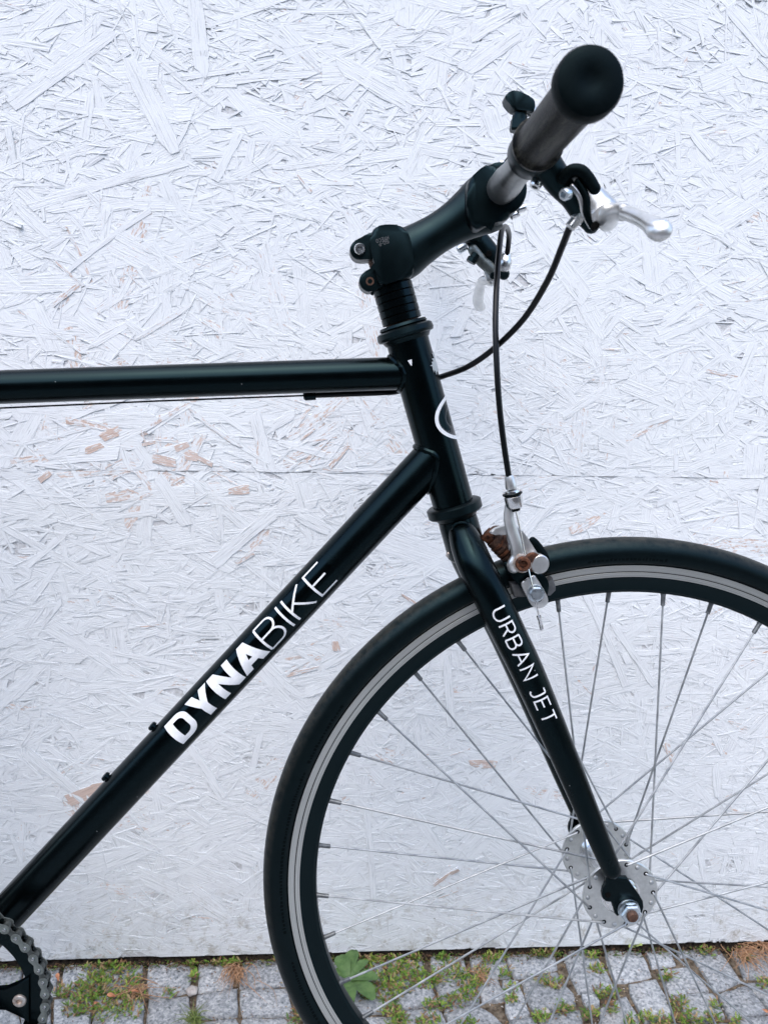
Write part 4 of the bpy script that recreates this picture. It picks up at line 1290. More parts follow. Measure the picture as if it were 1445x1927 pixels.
# --- wheel
SP_R0 = .0316
def wheel(c0, full, lab):
    Y = Vector((0, 1, 0))
    def lath(name, prof, mat, parent, seg=160, angle=40):
        bm = bmesh.new()
        add_lathe(bm, prof, Vector((0, 0, 0)), Y, seg, True)
        o = from_bm(name, bm, mat, parent, angle=angle)
        if parent is bike:
            o.location = c0
        return o
    prof = []
    for k in range(25):                             # tyre section
        a = math.radians(-128 + 256 * k / 24)
        prof.append((.0140 * math.sin(a), .3268 + .0141 * math.cos(a)))
    prof += [(.0086, .3170), (.0086, .3120), (-.0086, .3120), (-.0086, .3170)]
    ty = lath('front_tyre' if full else 'rear_tyre', prof, M['tyre'], bike, 220, 60)
    # rim: black box section
    rp = [(-.0098, .3165), (-.0098, .3045), (-.0090, .3030), (-.0072, .2925), (-.0052, .2897), (0, .2890), (.0052, .2897), (.0072, .2925), (.0090, .3030), (.0098, .3045), (.0098, .3165), (.0088, .3165), (.0088, .3120), (-.0088, .3120), (-.0088, .3165)]
    rim = lath('rim', rp, M['black_metal'], bike, 220, 25)
    rim['label'] = ('front' if full else 'rear') + ' rim'
    for s in (-1, 1):
        for r0, r1 in ((.31035, .3163), (.3052, .3098)):
            lath('brake_track', [(s * .0097, r0), (s * .0101, r0 + .0003), (s * .0101, r1 - .0003), (s * .0097, r1)], M['track'], rim, 220, 20)
        lath('wear_groove', [(s * .0097, .3098), (s * .00985, .3098), (s * .00985, .31035), (s * .0097, .31035)], M['dark'], rim, 220, 20)
    # hub
    hub = lathe('hub', [(-.0505, .0001), (-.0505, .0075), (-.0485, .0095), (-.0455, .0108), (-.0450, .0128), (-.0415, .0165), (-.0365, .0172), (-.0360, .0180), (-.0355, .0200),
                        (-.0330, .0190), (-.0290, .0150), (-.0240, .0128), (0, .0120), (.0240, .0128), (.0290, .0150), (.0330, .0190), (.0355, .0200), (.0360, .0180), (.0365, .0172), (.0415, .0165), (.0450, .0128), (.0455, .0108), (.0485, .0095), (.0505, .0075), (.0505, .0001)], Vector((0, 0, 0)), Y, M['polished'], bike, 56, angle=30)
    hub.location = c0
    hub['label'] = ('front' if full else 'rear') + ' hub'
    for s in (-1, 1):
        lathe('flange', [(s * .0325, .014), (s * .0327, .0355), (s * .0333, .0363), (s * .0352, .0363), (s * .0358, .0355), (s * .0358, .014)], Vector((0, 0, 0)), Y, M['flange'], hub, 72)
        lathe('washer', [(s * .0553, .0045), (s * .0553, .0102), (s * .0568, .0102), (s * .0568, .0045)], Vector((0, 0, 0)), Y, M['zinc'], hub, 32)
        hex_nut('axle_nut', Vector((0, s * .0568, 0)), Vector((0, s, 0)), .0098, .0085, M['zinc'], hub, .5)
        lathe('axle_end', [(0, .0053), (.0035, .0053), (.0052, .0040), (.0055, .0001)], Vector((0, s * .0635, 0)), Vector((0, s, 0)), M['rusty_bolt'], hub, 24)
        lathe('nut_collar', [(s * .0568, .0100), (s * .0600, .0098), (s * .0602, .0085)], Vector((0, 0, 0)), Y, M['zinc'], hub, 32)
    def pol(r, deg, y_):                             # angle measured clockwise as seen by the camera
        a = math.radians(deg)
        return Vector((r * math.cos(a), y_, -r * math.sin(a)))
    for n in range(36):
        th = 176.5 + 10 * n
        kind = n % 4
        near = kind in (0, 2)
        minus = kind in (0, 1)
        s = -1 if near else 1
        hth = th - 60 if minus else th + 60
        # minus spokes of the near flange and plus spokes of the far flange lie on the camera's side of their flange
        front = (near and minus) or ((not near) and (not minus))
        yfl = s * .0343
        ysp = yfl - .0026 if front else yfl + .0026
        hole = pol(SP_R0, hth, ysp)
        thru = pol(SP_R0, hth, yfl + (.0012 if front else -.0012))
        nip = pol(.2890, th, s * .0022)
        d = (nip - hole).normalized()
        pts = [(thru, .00105), (pol(SP_R0, hth, yfl - (.0012 if front else -.0012)), .00105), (hole + d * .0016, .00105), (hole + d * .004, .00105), (nip - d * .008, .00100)]
        sp = tube('spoke', pts, M['spoke'], rim, 8)
        np_ = tube('nipple', [(nip + d * .004, .0025), (nip - d * .0012, .0025), (nip - d * .0014, .0022), (nip - d * .0110, .0021), (nip - d * .0114, .0013)], M['nipple'], rim, 10)
        # head of the spoke on the other side of the flange
        yh = yfl + (.0016 if front else -.0016)
        sh = lathe('spoke_head', [(0, .0022), (.0006, .0021), (.0013, .0012), (.0014, .0001)], pol(SP_R0, hth, yh), Vector((0, 1 if front else -1, 0)), M['spoke'], hub, 12)
        if front:
            lathe('spoke_hole', [(0, .0022), (.00012, .0022)], pol(SP_R0, hth, yfl - .00155), Vector((0, -1, 0)), M['dark'], hub, 14)
    if full:
        # seam whiskers and small moulding marks on the sidewall
        pass
    return ty
wheel(HUB, True, '')
wheel(RH, False, '')

# raised sidewall print band: fine moulded dashes, too worn to read
bm = bmesh.new()
for seg0, seg1 in ((171, 201), (203, 214), (262, 275), (150, 165)):
    a = seg0
    while a < seg1:
        wd = rng.uniform(.25, .6); hh = rng.uniform(.0018, .0030)
        r0 = .3215
        vs = []
        for rr2, aa in ((r0, a), (r0, a + wd), (r0 + hh, a + wd), (r0 + hh, a)):
            t_ = (rr2 - .3268) / .0141
            yv = -.0140 * math.sqrt(max(0, 1 - t_ * t_)) - .00012
            vs.append(bm.verts.new((rr2 * math.cos(math.radians(aa)), yv, -rr2 * math.sin(math.radians(aa)))))
        bm.faces.new(vs)
        a += wd + rng.uniform(.12, .3)
o = from_bm('sidewall_moulding', bm, M['rubber'], bike, smooth=False)
o['kind'] = 'stuff'
o.location = HUB

# --- front caliper brake
c4 = lambda x_, y_, yy_: P(820 + x_ / 5.558, 880 + y_ / 5.558, yy_)
yc = -.030
cal = tube('front_brake', cr([(c4(770, 400, yc), .0042), (c4(762, 520, yc), .0046), (c4(790, 650, yc), .0052), (c4(835, 800, yc), .0054), (c4(850, 920, yc), .0056), (c4(815, 1010, yc), .0062), (c4(812, 1040, yc), .0058)], 7), M['lever'], bike, 24, .65, hint=Vector((0, 1, 0)), angle=60, roundcap=True)
cal['label'] = 'silver side-pull front brake caliper with rusty bolts'
bdir = c4(835, 460, yc) - c4(765, 60, yc)
# adjuster stack, top to bottom
ax0 = c4(765, 80, yc)
def along(t_): return ax0 + bdir * t_
LB = bdir.length
tube('cable_ferrule', [(ax0, .0036), (along(.08), .0044), (along(.30), .0052), (along(.345), .0050), (along(.36), .0030)], M['lever'], cal, 28)
tube('adjuster_collar', [(along(.37), .0040), (along(.39), .0062), (along(.43), .0066), (along(.45), .0066)], M['polished'], cal, 28)
tube('rubber_ring', [(along(.452), .0072), (along(.465), .0086), (along(.50), .0086), (along(.515), .0072)], M['rubber'], cal, 28)
tube('barrel_adjuster', [(along(.52), .0074), (along(.545), .0082), (along(.60), .0080), (along(.78), .0078), (along(.84), .0070), (along(.86), .0050)], M['polished'], cal, 28)
tube('barrel_tail', [(along(.86), .0046), (along(.93), .0042)], M['rubber'], cal, 20)
wire = [(c4(835, 455, yc - .004), .0008), (c4(870, 600, yc - .004), .0008), (c4(932, 915, yc - .005), .0008), (c4(965, 1060, yc - .007), .0008), (c4(1010, 1250, yc - .009), .0008), (c4(1075, 1560, yc - .009), .0008)]
tube('brake_wire', cr(wire, 6), M['polished'], cal, 8)
tube('wire_crimp', [(c4(1073, 1550, yc - .009), .0020), (c4(1080, 1580, yc - .009), .0021), (c4(1082, 1590, yc - .009), .0016), (c4(1100, 1660, yc - .009), .0019), (c4(1105, 1690, yc - .009), .0017)], M['polished'], cal, 14)
# rear half of the adjuster arm
slab('rear_arm', smooth_outline([c4(x_, y_, yc + .010) for x_, y_ in [(560, 680), (600, 640), (700, 605), (830, 600), (930, 700), (1040, 870), (1110, 960), (1100, 1080), (1040, 1095), (960, 960), (880, 800), (820, 700), (720, 680), (640, 700)]], 3), yc + .006, yc + .012, M['lever'], cal, .0015, 2)
slab('upper_arm', smooth_outline([c4(x_, y_, yc + .004) for x_, y_ in [(726, 420), (760, 410), (775, 520), (760, 640), (780, 760), (760, 860), (735, 700), (722, 560)]], 3), yc + .001, yc + .007, M['silver'], cal, .001, 2)
lathe('arm_pivot', [(0, .0086), (.008, .0086), (.0090, .0076)], c4(1052, 990, yc + .004), Vector((.1, -1, 0)), M['lever'], cal, 36)
lathe('rusty_washer', [(-.001, .0086), (.0012, .0086), (.0018, .0078)], c4(1000, 985, yc - .004), Vector((.35, -1, -.1)), M['rust'], cal, 36)
bolt_head('cable_bolt', c4(905, 1000, yc - .0055), Vector((-.05, -1, 0)), .0066, .0050, M['rust'], cal, True, .55)
lathe('cable_washer', [(0, .0084), (.0020, .0084), (.0024, .0072)], c4(903, 998, yc - .0035), Vector((-.05, -1, 0)), M['rust_silver'], cal, 32)
# centre bolt, spring and spacers between crown and caliper
b0, b1 = c4(520, 690, -.010), c4(880, 960, -.010)
bd = (b1 - b0)
lathe('centre_bolt', [(0, .0072), (.006, .0072), (.0065, .0062), (.012, .0062)], b0, bd, M['rust'], cal, 6)
for k, (t_, r) in enumerate(((.24, .0080), (.34, .0092), (.44, .0098), (.54, .0104), (.64, .0108), (.76, .0112))):
    lathe('spring_coil', [(0, r - .0022), (0, r), (.0022, r), (.0022, r - .0022)], b0 + bd * t_, bd, M['rust'] if k in (1, 3) else M['rusty_bolt'], cal, 32)
tube('caliper_core', [(b0 + bd * .2, .0075), (b0 + bd * 1.05, .0095)], M['rusty_bolt'], cal, 24)
slab('back_plate', smooth_outline([c4(x_, y_, -.004) for x_, y_ in [(580, 650), (640, 620), (720, 640), (740, 760), (800, 900), (790, 1010), (740, 960), (680, 880), (620, 780), (575, 720)]], 3), -.008, .004, M['rusty_bolt'], cal, .001, 1)
tube('release_lever', cr([(c4(1010, 765, yc + .010), .0036), (c4(1035, 800, yc + .010), .0044), (c4(1085, 880, yc + .010), .0052), (c4(1118, 960, yc + .010), .0058), (c4(1112, 1040, yc + .010), .0050), (c4(1080, 1085, yc + .010), .0036)], 6), M['rubber'], cal, 20, .7, roundcap=True)
# dark lower arm and pad
slab('lower_arm', smooth_outline([c4(x_, y_, yc + .006) for x_, y_ in [(700, 980), (800, 1010), (960, 1090), (1080, 1100), (1150, 1150), (1170, 1250), (1100, 1420), (1000, 1400), (880, 1230), (760, 1120)]], 3), yc + .002, yc + .010, M['black_metal'], cal, .002, 2)
arm = smooth_outline([c4(x_, y_, yc - .003) for x_, y_ in [(888, 1212), (960, 1165), (1018, 1122), (1060, 1170), (1120, 1270), (1168, 1370), (1155, 1430), (1085, 1468), (1030, 1460), (985, 1420), (940, 1330)]], 4)
slab('pad_arm', arm, yc - .0045, yc - .0015, M['lever'], cal, .0008, 2)
lathe('pad_washer', [(0, .0078), (.0014, .0078), (.0018, .0066)], c4(1040, 1312, yc - .0046), Vector((0, -1, 0)), M['zinc'], cal, 32)
hex_nut('pad_bolt', c4(1046, 1310, yc - .0060), Vector((0, -1, 0)), .0062, .0044, M['zinc'], cal, .45)
slab('arm_slot', smooth_outline([c4(x_, y_, yc - .0046) for x_, y_ in [(1060, 1385), (1095, 1360), (1108, 1365), (1105, 1385), (1075, 1405)]], 3), yc - .0049, yc - .0044, M['dark'], cal)
slab('brake_pad', [c4(x_, y_, -.014) for x_, y_ in [(760, 1190), (1140, 1180), (1192, 1128), (1225, 1220), (1222, 1260), (1172, 1312), (800, 1330)]], -.0230, -.0105, M['pad'], cal, .0008, 1)

# --- chainring, crank, chain
CR_C = Vector((BB.x, -.045, BB.z))
NT = 44
PITCH_R = .0127 / (2 * math.sin(math.pi / NT))
pin0 = P(89.4, 1871, -.049)
ph0 = math.atan2(pin0.z - CR_C.z, pin0.x - CR_C.x)
def pt(r, a, y_=None):
    return Vector((CR_C.x + r * math.cos(a), CR_C.y if y_ is None else y_, CR_C.z + r * math.sin(a)))
bm = bmesh.new()
out_v = []
for k in range(NT):
    base = ph0 + 2 * math.pi * (k + .0) / NT        # valley at each pin
    for da, r in ((0, PITCH_R - .0040), (.22, PITCH_R - .0025), (.42, PITCH_R + .0030), (.58, PITCH_R + .0030), (.78, PITCH_R - .0025)):
        out_v.append(pt(r, base + da * 2 * math.pi / NT))
inn = [pt(.0735, ph0 + 2 * math.pi * k / len(out_v)) for k in range(len(out_v))]
N_ = len(out_v)
rings = []
for lst, yv in ((out_v, -.0015), (out_v, .0015), (inn, .0022), (inn, -.0022)):
    rings.append([bm.verts.new(p + Vector((0, yv, 0))) for p in lst])
for i in range(4):
    A_, B_ = rings[i], rings[(i + 1) % 4]
    for k in range(N_):
        k2 = (k + 1) % N_
        bm.faces.new((A_[k], A_[k2], B_[k2], B_[k]))
crank = from_bm('crankset', bm, M['paint'], bike, angle=30)
crank['label'] = 'black chainring and crank at the lower left'
ba = math.atan2(P(38, 1882.5, -.05).z - CR_C.z, P(38, 1882.5, -.05).x - CR_C.x)
rb = (Vector((P(38, 1882.5, -.05).x, 0, P(38, 1882.5, -.05).z)) - Vector((CR_C.x, 0, CR_C.z))).length
for k in range(5):
    a = ba + math.radians(72) * k
    # spider arm, widening into the ring
    e_ = Vector((math.cos(a), 0, math.sin(a))); t_v = Vector((-math.sin(a), 0, math.cos(a)))
    c_ = Vector((CR_C.x, CR_C.y, CR_C.z))
    o1 = [(.018, -.012), (.045, -.0085), (rb - .012, -.0095), (rb - .001, -.0165), (.0750, -.024), (.0750, .024), (rb - .001, .0165), (rb - .012, .0095), (.045, .0085), (.018, .012)]
    slab('spider_arm', [c_ + e_ * p[0] + t_v * p[1] for p in o1], CR_C.y - .0048, CR_C.y + .001, M['paint'], crank, .0012, 2)
    bolt_head('chainring_bolt', pt(rb, a, CR_C.y - .0046), Vector((0, -1, 0)), .0060, .0022, M['rust_silver'], crank, True, .45)
lathe('crank_boss', [(-.030, .0175), (-.006, .0205), (.008, .0205)], CR_C, Vector((0, 1, 0)), M['paint'], crank, 36)
ca = math.radians(318)
e_ = Vector((math.cos(ca), 0, math.sin(ca)))
tube('crank_arm', [(CR_C + Vector((0, -.020, 0)), .0150), (CR_C + Vector((0, -.026, 0)) + e_ * .08, .0120), (CR_C + Vector((0, -.032, 0)) + e_ * .17, .0130)], M['paint'], crank, 20, .6)
tube('crank_arm', [(BB + Vector((0, .05, 0)), .0150), (BB + Vector((0, .055, 0)) - e_ * .08, .0120), (BB + Vector((0, .06, 0)) - e_ * .17, .0130)], M['paint'], crank, 20, .6)
for s, pos in ((-1, CR_C + Vector((0, -.085, 0)) + e_ * .17), (1, BB + Vector((0, .115, 0)) - e_ * .17)):
    o = from_bm('pedal', box_bm(pos.x - .045, pos.x + .045, pos.y - .045, pos.y + .045, pos.z - .012, pos.z + .012), M['rubber'], bike)
# chain: pins on the ring, then straight runs to the rear sprocket
RS_C = Vector((RH.x, -.045, RH.z)); RS_R = .0366
dv = RS_C - CR_C
dist = math.hypot(dv.x, dv.z)
base_a = math.atan2(dv.z, dv.x)
off_a = math.acos((PITCH_R - RS_R) / dist)
a_top, a_bot = base_a - off_a, base_a + off_a
# open at the tangent angles: the wrapped arc runs over the front of the ring
pins = []
step = 2 * math.pi / NT
k0 = math.ceil(((a_bot - 2 * math.pi) - ph0 - .12) / step)
a = ph0 + k0 * step
while a < a_top + step * .4:
    pins.append(pt(PITCH_R, a, -.045)); a += step
lastp, firstp = pins[-1], pins[0]
tt_ = RS_C + Vector((math.cos(a_top), 0, math.sin(a_top))) * RS_R
tb_ = RS_C + Vector((math.cos(a_bot), 0, math.sin(a_bot))) * RS_R
nt_t = int((tt_ - lastp).length / .0127)
upper = [lastp + (tt_ - lastp).normalized() * .0127 * (k + 1) for k in range(nt_t)]
nb_t = int((tb_ - firstp).length / .0127)
lower = [firstp + (tb_ - firstp).normalized() * .0127 * (k + 1) for k in range(nb_t)][::-1]
allp = lower + pins + upper
def link_plate(bm, y0, y1, r, waist, L=.0127):
    pts = []
    for k in range(9):
        a = math.radians(60 + 240 * k / 8)
        pts.append(Vector((r * math.cos(a), 0, r * math.sin(a))))
    pts += [Vector((L * .5, 0, -waist))]
    for k in range(9):
        a = math.radians(-120 + 240 * k / 8)
        pts.append(Vector((L + r * math.cos(a), 0, r * math.sin(a))))
    pts += [Vector((L * .5, 0, waist))]
    add_slab(bm, pts, y0, y1, 0)
def link_mesh(outer):
    bm = bmesh.new()
    w0 = .0040 if outer else .0024
    for s in (-1, 1):
        ya, yb2 = s * w0, s * (w0 + .0010)
        link_plate(bm, min(ya, yb2), max(ya, yb2), .0043 if outer else .0041, .0022)
    if outer:
        for x_ in (0, .0127):
            add_lathe(bm, [(-.0062, .0008), (-.0059, .0015), (-.0050, .0019), (.0050, .0019), (.0059, .0015), (.0062, .0008)], Vector((x_, 0, 0)), Vector((0, 1, 0)), 14)
    else:
        for x_ in (0, .0127):
            add_lathe(bm, [(-.0024, .0036), (.0024, .0036)], Vector((x_, 0, 0)), Vector((0, 1, 0)), 16)
    me = bpy.data.meshes.new('link')
    bmesh.ops.recalc_face_normals(bm, faces=bm.faces)
    bm.to_mesh(me); bm.free(); me.materials.append(M['chain'] if outer else M['chain_inner']); me.materials.append(M['pin'])
    for p in me.polygons:
        p.use_smooth = True
        if outer and abs(p.center.y) > .00505:
            p.material_index = 1
    me.set_sharp_from_angle(angle=math.radians(30))
    return me
LM = [link_mesh(True), link_mesh(False)]
chain = None
for i in range(len(allp) - 1):
    p, q = allp[i], allp[i + 1]
    o = bpy.data.objects.new('chain' if chain is None else 'link', LM[i % 2])
    COL.objects.link(o)
    mw = Matrix.Translation(p) @ Matrix.Rotation(-math.atan2(q.z - p.z, q.x - p.x), 4, 'Y')
    if chain is None:
        chain = o; o.parent = bike; o.matrix_basis = mw
    else:
        o.parent = chain; o.matrix_parent_inverse = (chain.matrix_basis).inverted(); o.matrix_basis = mw
chain['label'] = 'grey steel chain wrapped over the chainring'
lathe('rear_sprocket', [(-.0015, .008), (-.0015, RS_R - .001), (.0015, RS_R - .001), (.0015, .008)], RS_C, Vector((0, 1, 0)), M['chain'], bike, 36)
# seat post and saddle (outside the frame)
tube('seat_post', [(Vector((-.808, 0, .86)), .0136), (Vector((-.845, 0, .965)), .0136)], M['black_metal'], bike, 24)
tube('saddle', cr([(Vector((-.985, 0, .995)), .062), (Vector((-.93, 0, .998)), .070), (Vector((-.86, 0, .990)), .042), (Vector((-.78, 0, .985)), .022), (Vector((-.715, 0, .985)), .016)], 6), M['saddle'], bike, 32, 1.0, hint=Vector((0, 1, 0)), roundcap=True)
sd = bpy.data.objects['saddle']
sd.scale = (1, 1, .38); sd.location = (0, 0, .99 * (1 - .38))

# ------------------------------------------------------------------ growth on the paving
def tinted(name, V, Fc, Cc, mat, parent=None):
    me = bpy.data.meshes.new(name)
    me.from_pydata(V, [], Fc)
    ca_ = me.color_attributes.new('tint', 'FLOAT_COLOR', 'POINT')
    ca_.data.foreach_set('color', np.asarray([(*c_, 1) for c_ in Cc], dtype=np.float32).ravel())
    me.materials.append(mat)
    o = bpy.data.objects.new(name, me); COL.objects.link(o)
    return o
MOSS = [(190, 1826, 26, 9), (172, 1850, 24, 9), (225, 1818, 20, 6), (250, 1845, 22, 7), (150, 1866, 28, 8), (168, 1890, 24, 7), (222, 1886, 24, 7), (252, 1876, 24, 7), (200, 1908, 28, 7), (118, 1866, 16, 4), (140, 1900, 20, 5), (246, 1904, 20, 5), (212, 1804, 14, 4), (200, 1860, 30, 10),
        (362, 1812, 8, 3), (364, 1836, 8, 3), (440, 1804, 12, 3), (405, 1802, 10, 2), (425, 1812, 8, 2), (535, 1800, 16, 3), (565, 1905, 14, 3), (320, 1870, 16, 2), (555, 1920, 12, 2),
        (700, 1802, 20, 7), (740, 1812, 24, 10), (770, 1828, 26, 11), (722, 1842, 22, 9), (692, 1868, 18, 6), (738, 1868, 24, 10), (764, 1850, 24, 9), (802, 1846, 24, 8), (824, 1836, 20, 6), (736, 1900, 18, 6), (748, 1920, 18, 6), (806, 1924, 22, 7), (690, 1820, 16, 5), (850, 1816, 16, 4),
        (872, 1852, 22, 7), (884, 1872, 20, 6), (900, 1846, 18, 5), (846, 1884, 22, 6), (905, 1828, 14, 4), (920, 1806, 12, 4), (812, 1892, 14, 4), (940, 1800, 12, 3), (868, 1832, 14, 4), (780, 1800, 14, 4), (830, 1798, 12, 3),
        (1010, 1784, 12, 3), (1040, 1790, 10, 3), (1022, 1842, 16, 4), (1046, 1852, 14, 4), (1112, 1798, 10, 3), (1124, 1826, 12, 4), (1130, 1868, 12, 4), (1152, 1866, 12, 3), (1256, 1838, 12, 4), (1274, 1886, 16, 6), (1290, 1910, 20, 7), (1250, 1922, 20, 6), (1110, 1908, 14, 4), (1016, 1914, 16, 4),
        (1060, 1898, 16, 4), (1342, 1914, 16, 4), (1346, 1890, 10, 3), (1404, 1802, 10, 3), (1434, 1850, 12, 3), (1190, 1924, 14, 4), (1216, 1914, 14, 4), (1330, 1788, 14, 3), (965, 1880, 12, 3), (950, 1830, 12, 3), (1150, 1895, 12, 3), (1380, 1925, 12, 3), (1310, 1924, 12, 3),
        (15, 1862, 20, 3), (35, 1895, 12, 3), (-20, 1870, 20, 4), (880, 1925, 16, 4), (960, 1860, 10, 2)]
V, Fc, Cc = [], [], []
rg = np.random.default_rng(5)
def sprig(base, L, az, el, colr):
    d = Vector((math.cos(az) * math.cos(el), math.sin(az) * math.cos(el), math.sin(el)))
    sd_ = Vector((-math.sin(az), math.cos(az), 0))
    n = max(3, int(L / .0011))
    for k in range(n):
        t_ = (k + .3) / n
        c_ = base + d * (L * t_) + Vector((0, 0, -.0006 * t_))
        for s in (-1, 1):
            lw = (.0015 if t_ < .7 else .0010) * rg.uniform(.7, 1.2)
            tip_ = c_ + sd_ * s * lw + d * (.0008) + Vector((0, 0, rg.uniform(-.0003, .0007)))
            i = len(V)
            V.extend([tuple(c_), tuple(c_ + d * .0009), tuple(tip_), tuple(c_ + sd_ * s * lw * .5 - d * .0002)])
            Fc.append((i, i + 1, i + 2, i + 3))
            j = rg.uniform(.75, 1.3)
            Cc.extend([tuple(x_ * j for x_ in colr)] * 4)
green = [(.10, .19, .022), (.14, .25, .035), (.07, .14, .018), (.23, .29, .05)]
brown = [(.22, .12, .06), (.30, .19, .10), (.15, .08, .04), (.34, .26, .13)]
for px, py, rp_, dens in MOSS:
    n = int(dens * 15)
    for k in range(n):
        a = rg.uniform(0, 6.283); r = rp_ * .85 * math.sqrt(rg.random())
        b0_ = G(px + r * math.cos(a) * 1.3, py + r * math.sin(a) * .85, .001)
        if b0_.y > YW - .002 and rg.random() < .9:
            b0_.y = YW - .004
        b0_.z = rg.uniform(-.003, .004)
        pal = green if rg.random() < .64 else brown
        sprig(b0_, rg.uniform(.003, .009), rg.uniform(0, 6.283), rg.uniform(.1, .9), pal[rg.integers(4)])
# brown litter and crumbs along joints
for k in range(2600):
    b0_ = G(rg.uniform(-40, 1500), rg.uniform(1780, 1940), 0)
    stone = False
    if b0_.y > YW + .01: continue
    b0_.z = rg.uniform(-.008, -.002)
    i = len(V); s = rg.uniform(.0008, .0022); a = rg.uniform(0, 6.28)
    dx, dy = math.cos(a) * s, math.sin(a) * s
    V.extend([(b0_.x - dx, b0_.y - dy, b0_.z), (b0_.x + dy * .5, b0_.y - dx * .5, b0_.z + .0008), (b0_.x + dx, b0_.y + dy, b0_.z), (b0_.x - dy * .5, b0_.y + dx * .5, b0_.z + .001)])
    Fc.append((i, i + 1, i + 2, i + 3))
    c_ = brown[rg.integers(4)] if rg.random() < .75 else (.5, .48, .45)
    Cc.extend([c_] * 4)
for k in range(3200):                               # litter swept against the foot of the boards
    x_ = rg.uniform(-.80, .50)
    b0_ = Vector((x_, YW - abs(rg.normal(0, .006)) - .001, rg.uniform(-.004, .004)))
    i = len(V); s_ = rg.uniform(.0008, .0030); a = rg.uniform(0, 6.28)
    dx, dy = math.cos(a) * s_, math.sin(a) * s_
    V.extend([(b0_.x - dx, b0_.y - dy, b0_.z), (b0_.x + dy * .3, b0_.y - dx * .3, b0_.z + .0008), (b0_.x + dx, b0_.y + dy, b0_.z + rg.uniform(0, .003)), (b0_.x - dy * .3, b0_.y + dx * .3, b0_.z + .001)])
    Fc.append((i, i + 1, i + 2, i + 3))
    c_ = brown[rg.integers(3)] if rg.random() < .6 else ((.03, .025, .02) if rg.random() < .5 else green[rg.integers(3)])
    Cc.extend([tuple(v_ * .7 for v_ in c_)] * 4)
for k in range(260):
    sprig(Vector((rg.uniform(-.8, .5), YW - rg.uniform(.001, .008), rg.uniform(-.003, .002))), rg.uniform(.003, .008), rg.uniform(3.3, 6.1), rg.uniform(.2, 1.0), green[rg.integers(4)])
mo = tinted('moss', V, Fc, Cc, M['moss'])
tag(mo, 'green and brown moss creeping through the joints of the granite paving', 'moss', kind='stuff')

def blades(root_name, label, cat, spots, mat, n, L, spread, up, wdt=.0007, group=None, part_name='blade'):
    root = empty(root_name, spots[0])
    tag(root, label, cat, group)
    for s0 in spots[:1]:
        bmx = bmesh.new()
        for k in range(n):
            az = rg.uniform(*spread); ln_ = L * rg.uniform(.5, 1.15)
            el = rg.uniform(*up)
            b0_ = Vector((rg.normal(0, L * .14), rg.normal(0, L * .10), 0))
            hd = Vector((math.cos(az), math.sin(az), 0))
            p1 = b0_ + hd * ln_ * .4 * math.cos(el) + Vector((0, 0, ln_ * .5 * math.sin(el)))
            p2 = b0_ + hd * ln_ * math.cos(el * .5) + Vector((0, 0, max(.001, ln_ * .45 * math.sin(el) - ln_ * .15)))
            p1 += Vector((rg.normal(0, ln_ * .08), rg.normal(0, ln_ * .08), 0)); p2 += Vector((rg.normal(0, ln_ * .22), rg.normal(0, ln_ * .22), abs(rg.normal(0, ln_ * .05))))
            wd_ = wdt * rg.uniform(.5, 1.05)
            add_tube(bmx, cr([(b0_, wd_), (p1, wd_ * .9), (p2, wd_ * .25)], 4), 5)
        o = from_bm(part_name, bmx, mat, root)
        o['kind'] = 'stuff'
    return root
blades('dry_grass_tuft', 'rusty straw tuft lying over the joint just left of the front tyre', 'dry grass', [G(447, 1822) + Vector((0, 0, .001))], M['straw'], 60, .040, (-2.2, -.9), (.05, .7), group='dry straw tufts in the paving joints')
blades('dry_grass_tuft', 'rusty straw tuft under the board edge at the far right', 'dry grass', [G(1385, 1786) + Vector((0, -.003, .001))], M['straw'], 46, .055, (-2.3, -.2), (.05, .5), group='dry straw tufts in the paving joints')
blades('dry_grass_tuft', 'rusty straw tuft at the right picture edge below the board', 'dry grass', [G(1432, 1778) + Vector((0, -.003, .001))], M['straw'], 50, .040, (-3.0, -.2), (.05, .7), group='dry straw tufts in the paving joints')
blades('dry_grass_tuft', 'thin straw lying among the moss left of the chain', 'dry grass', [G(258, 1862) + Vector((0, 0, .002))], M['straw'], 26, .045, (-3.4, .4), (.02, .5), group='dry straw tufts in the paving joints')
blades('dry_grass_tuft', 'small dry tuft between the setts to the right of the weed', 'dry grass', [G(905, 1838) + Vector((0, 0, .002))], M['straw'], 26, .025, (-3.1, 3.1), (.05, .7), group='dry straw tufts in the paving joints')
blades('grass_tuft', 'small green grass tuft at the bottom edge left of the front tyre', 'grass', [G(366, 1925) + Vector((0, 0, .001))], M['grassblade'], 60, .024, (-3.1, 3.1), (.4, 1.3))
blades('grass_stalk', 'long pale stalk lying on the paving beside the straw tuft', 'grass stalk', [G(470, 1850) + Vector((0, 0, .003))], M['straw'], 2, .075, (-.95, -.8), (.02, .1), .0006)

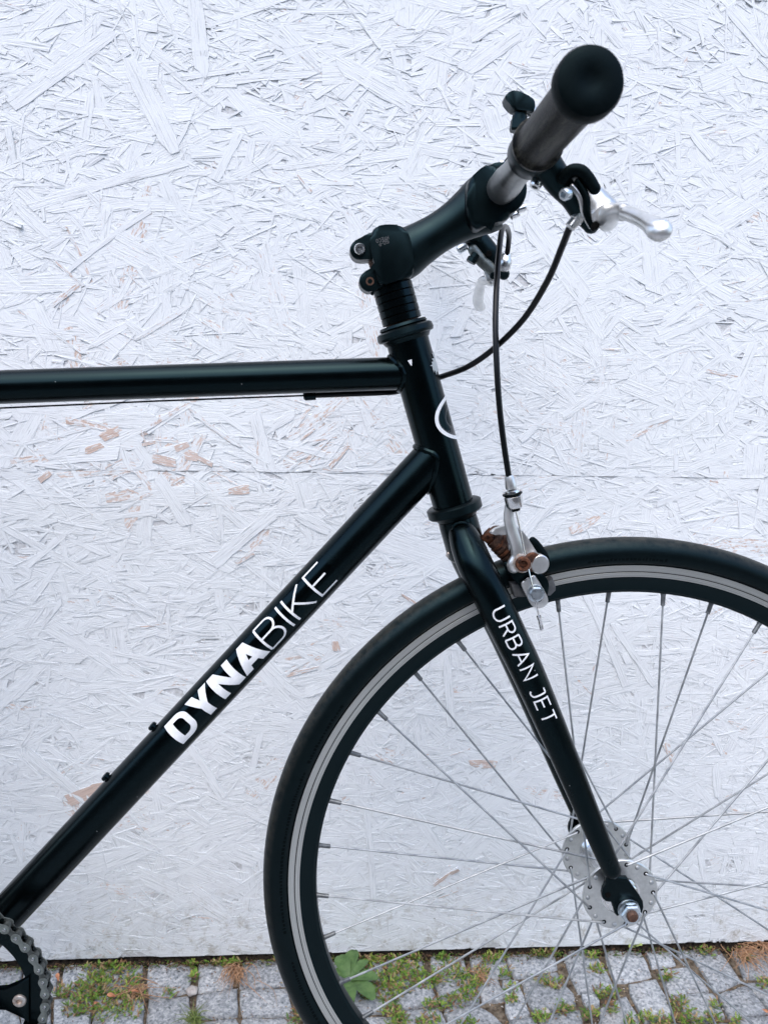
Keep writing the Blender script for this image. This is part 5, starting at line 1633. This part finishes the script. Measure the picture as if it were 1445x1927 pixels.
def leaf_bm(L, W, bend, n=8):
    bmx = bmesh.new(); rows = []
    for k in range(n + 1):
        t_ = k / n
        w_ = W * (math.sin(math.pi * min(.97, .05 + .92 * t_ ** 1.55)) ** .75) if k < n else W * .30
        z = bend * math.sin(t_ * 2.2) * L
        rows.append([bmx.verts.new((L * t_, s * w_ / 2, z + abs(s) * w_ * .14)) for s in (-1, -.5, 0, .5, 1)])
    for k in range(n):
        for j in range(4):
            bmx.faces.new((rows[k][j], rows[k + 1][j], rows[k + 1][j + 1], rows[k][j + 1]))
    return bmx
weed = empty('broadleaf_weed', G(656, 1852))
tag(weed, 'broad-leaved green weed rosette on the cobbles seen through the front wheel', 'weed')
for (tx, ty), W in (((667, 1806), .020), ((640, 1815), .022), ((708, 1858), .022), ((700, 1898), .024), ((665, 1905), .018), ((690, 1825), .014), ((628, 1840), .018), ((645, 1890), .016)):
    d = G(tx, ty) - G(656, 1852)
    o = from_bm('leaf', leaf_bm(d.length * 1.05, W, .22), M['weed'], weed)
    o.location = (0, 0, .004 + rg.uniform(0, .003)); o.rotation_euler = (rg.normal(0, .12), 0, math.atan2(d.y, d.x))
seed = empty('seedling', G(1192, 1784) + Vector((0, -.002, .002)))
tag(seed, 'pale green seedling in the joint under the board below the front hub', 'weed')
for k in range(7):
    o = from_bm('leaf', leaf_bm(rg.uniform(.012, .019), .009, .25, 5), M['seedling'], seed)
    o.rotation_euler = (0, -rg.uniform(.3, .9), -k * .9 + .3)
DL = [((218, 1882), .011, 'orange dead leaf lying in the moss left of the front tyre'), ((186, 1893), .008, 'small reddish dead leaf at the lower left of the moss patch'),
      ((262, 1874), .010, 'brown dead leaf at the right end of the left moss patch'), ((111, 1853), .011, 'rust-brown dead leaf wedged in the joint right of the chain'), ((1432, 1906), .012, 'pinkish dead leaf on the setts at the lower right corner')]
for (px, py), L, lab in DL:
    o = from_bm('dead_leaf', leaf_bm(L, L * .5, .2, 5), M['deadleaf'], None)
    o.location = G(px, py) + Vector((0, 0, .006)); o.rotation_euler = (rg.normal(0, .3), -.2, rg.uniform(0, 6))
    tag(o, lab, 'leaf', 'dead leaves lying on the paving')
for (px, py), r, lab in (((362, 1866), .008, 'pale rounded pebble in the joint between the setts left of the tyre'), ((1026, 1905), .006, 'white splinter of stone on the setts below the fork end')):
    bmx = bmesh.new(); bmesh.ops.create_icosphere(bmx, subdivisions=3, radius=r)
    for v in bmx.verts:
        v.co *= 1 + .12 * math.sin(v.co.x * 700) * math.cos(v.co.y * 500)
        v.co.z *= .6
    o = from_bm('pebble', bmx, M['pebble'], None, angle=180)
    o.location = G(px, py) + Vector((0, 0, .001))
    tag(o, lab, 'stone')
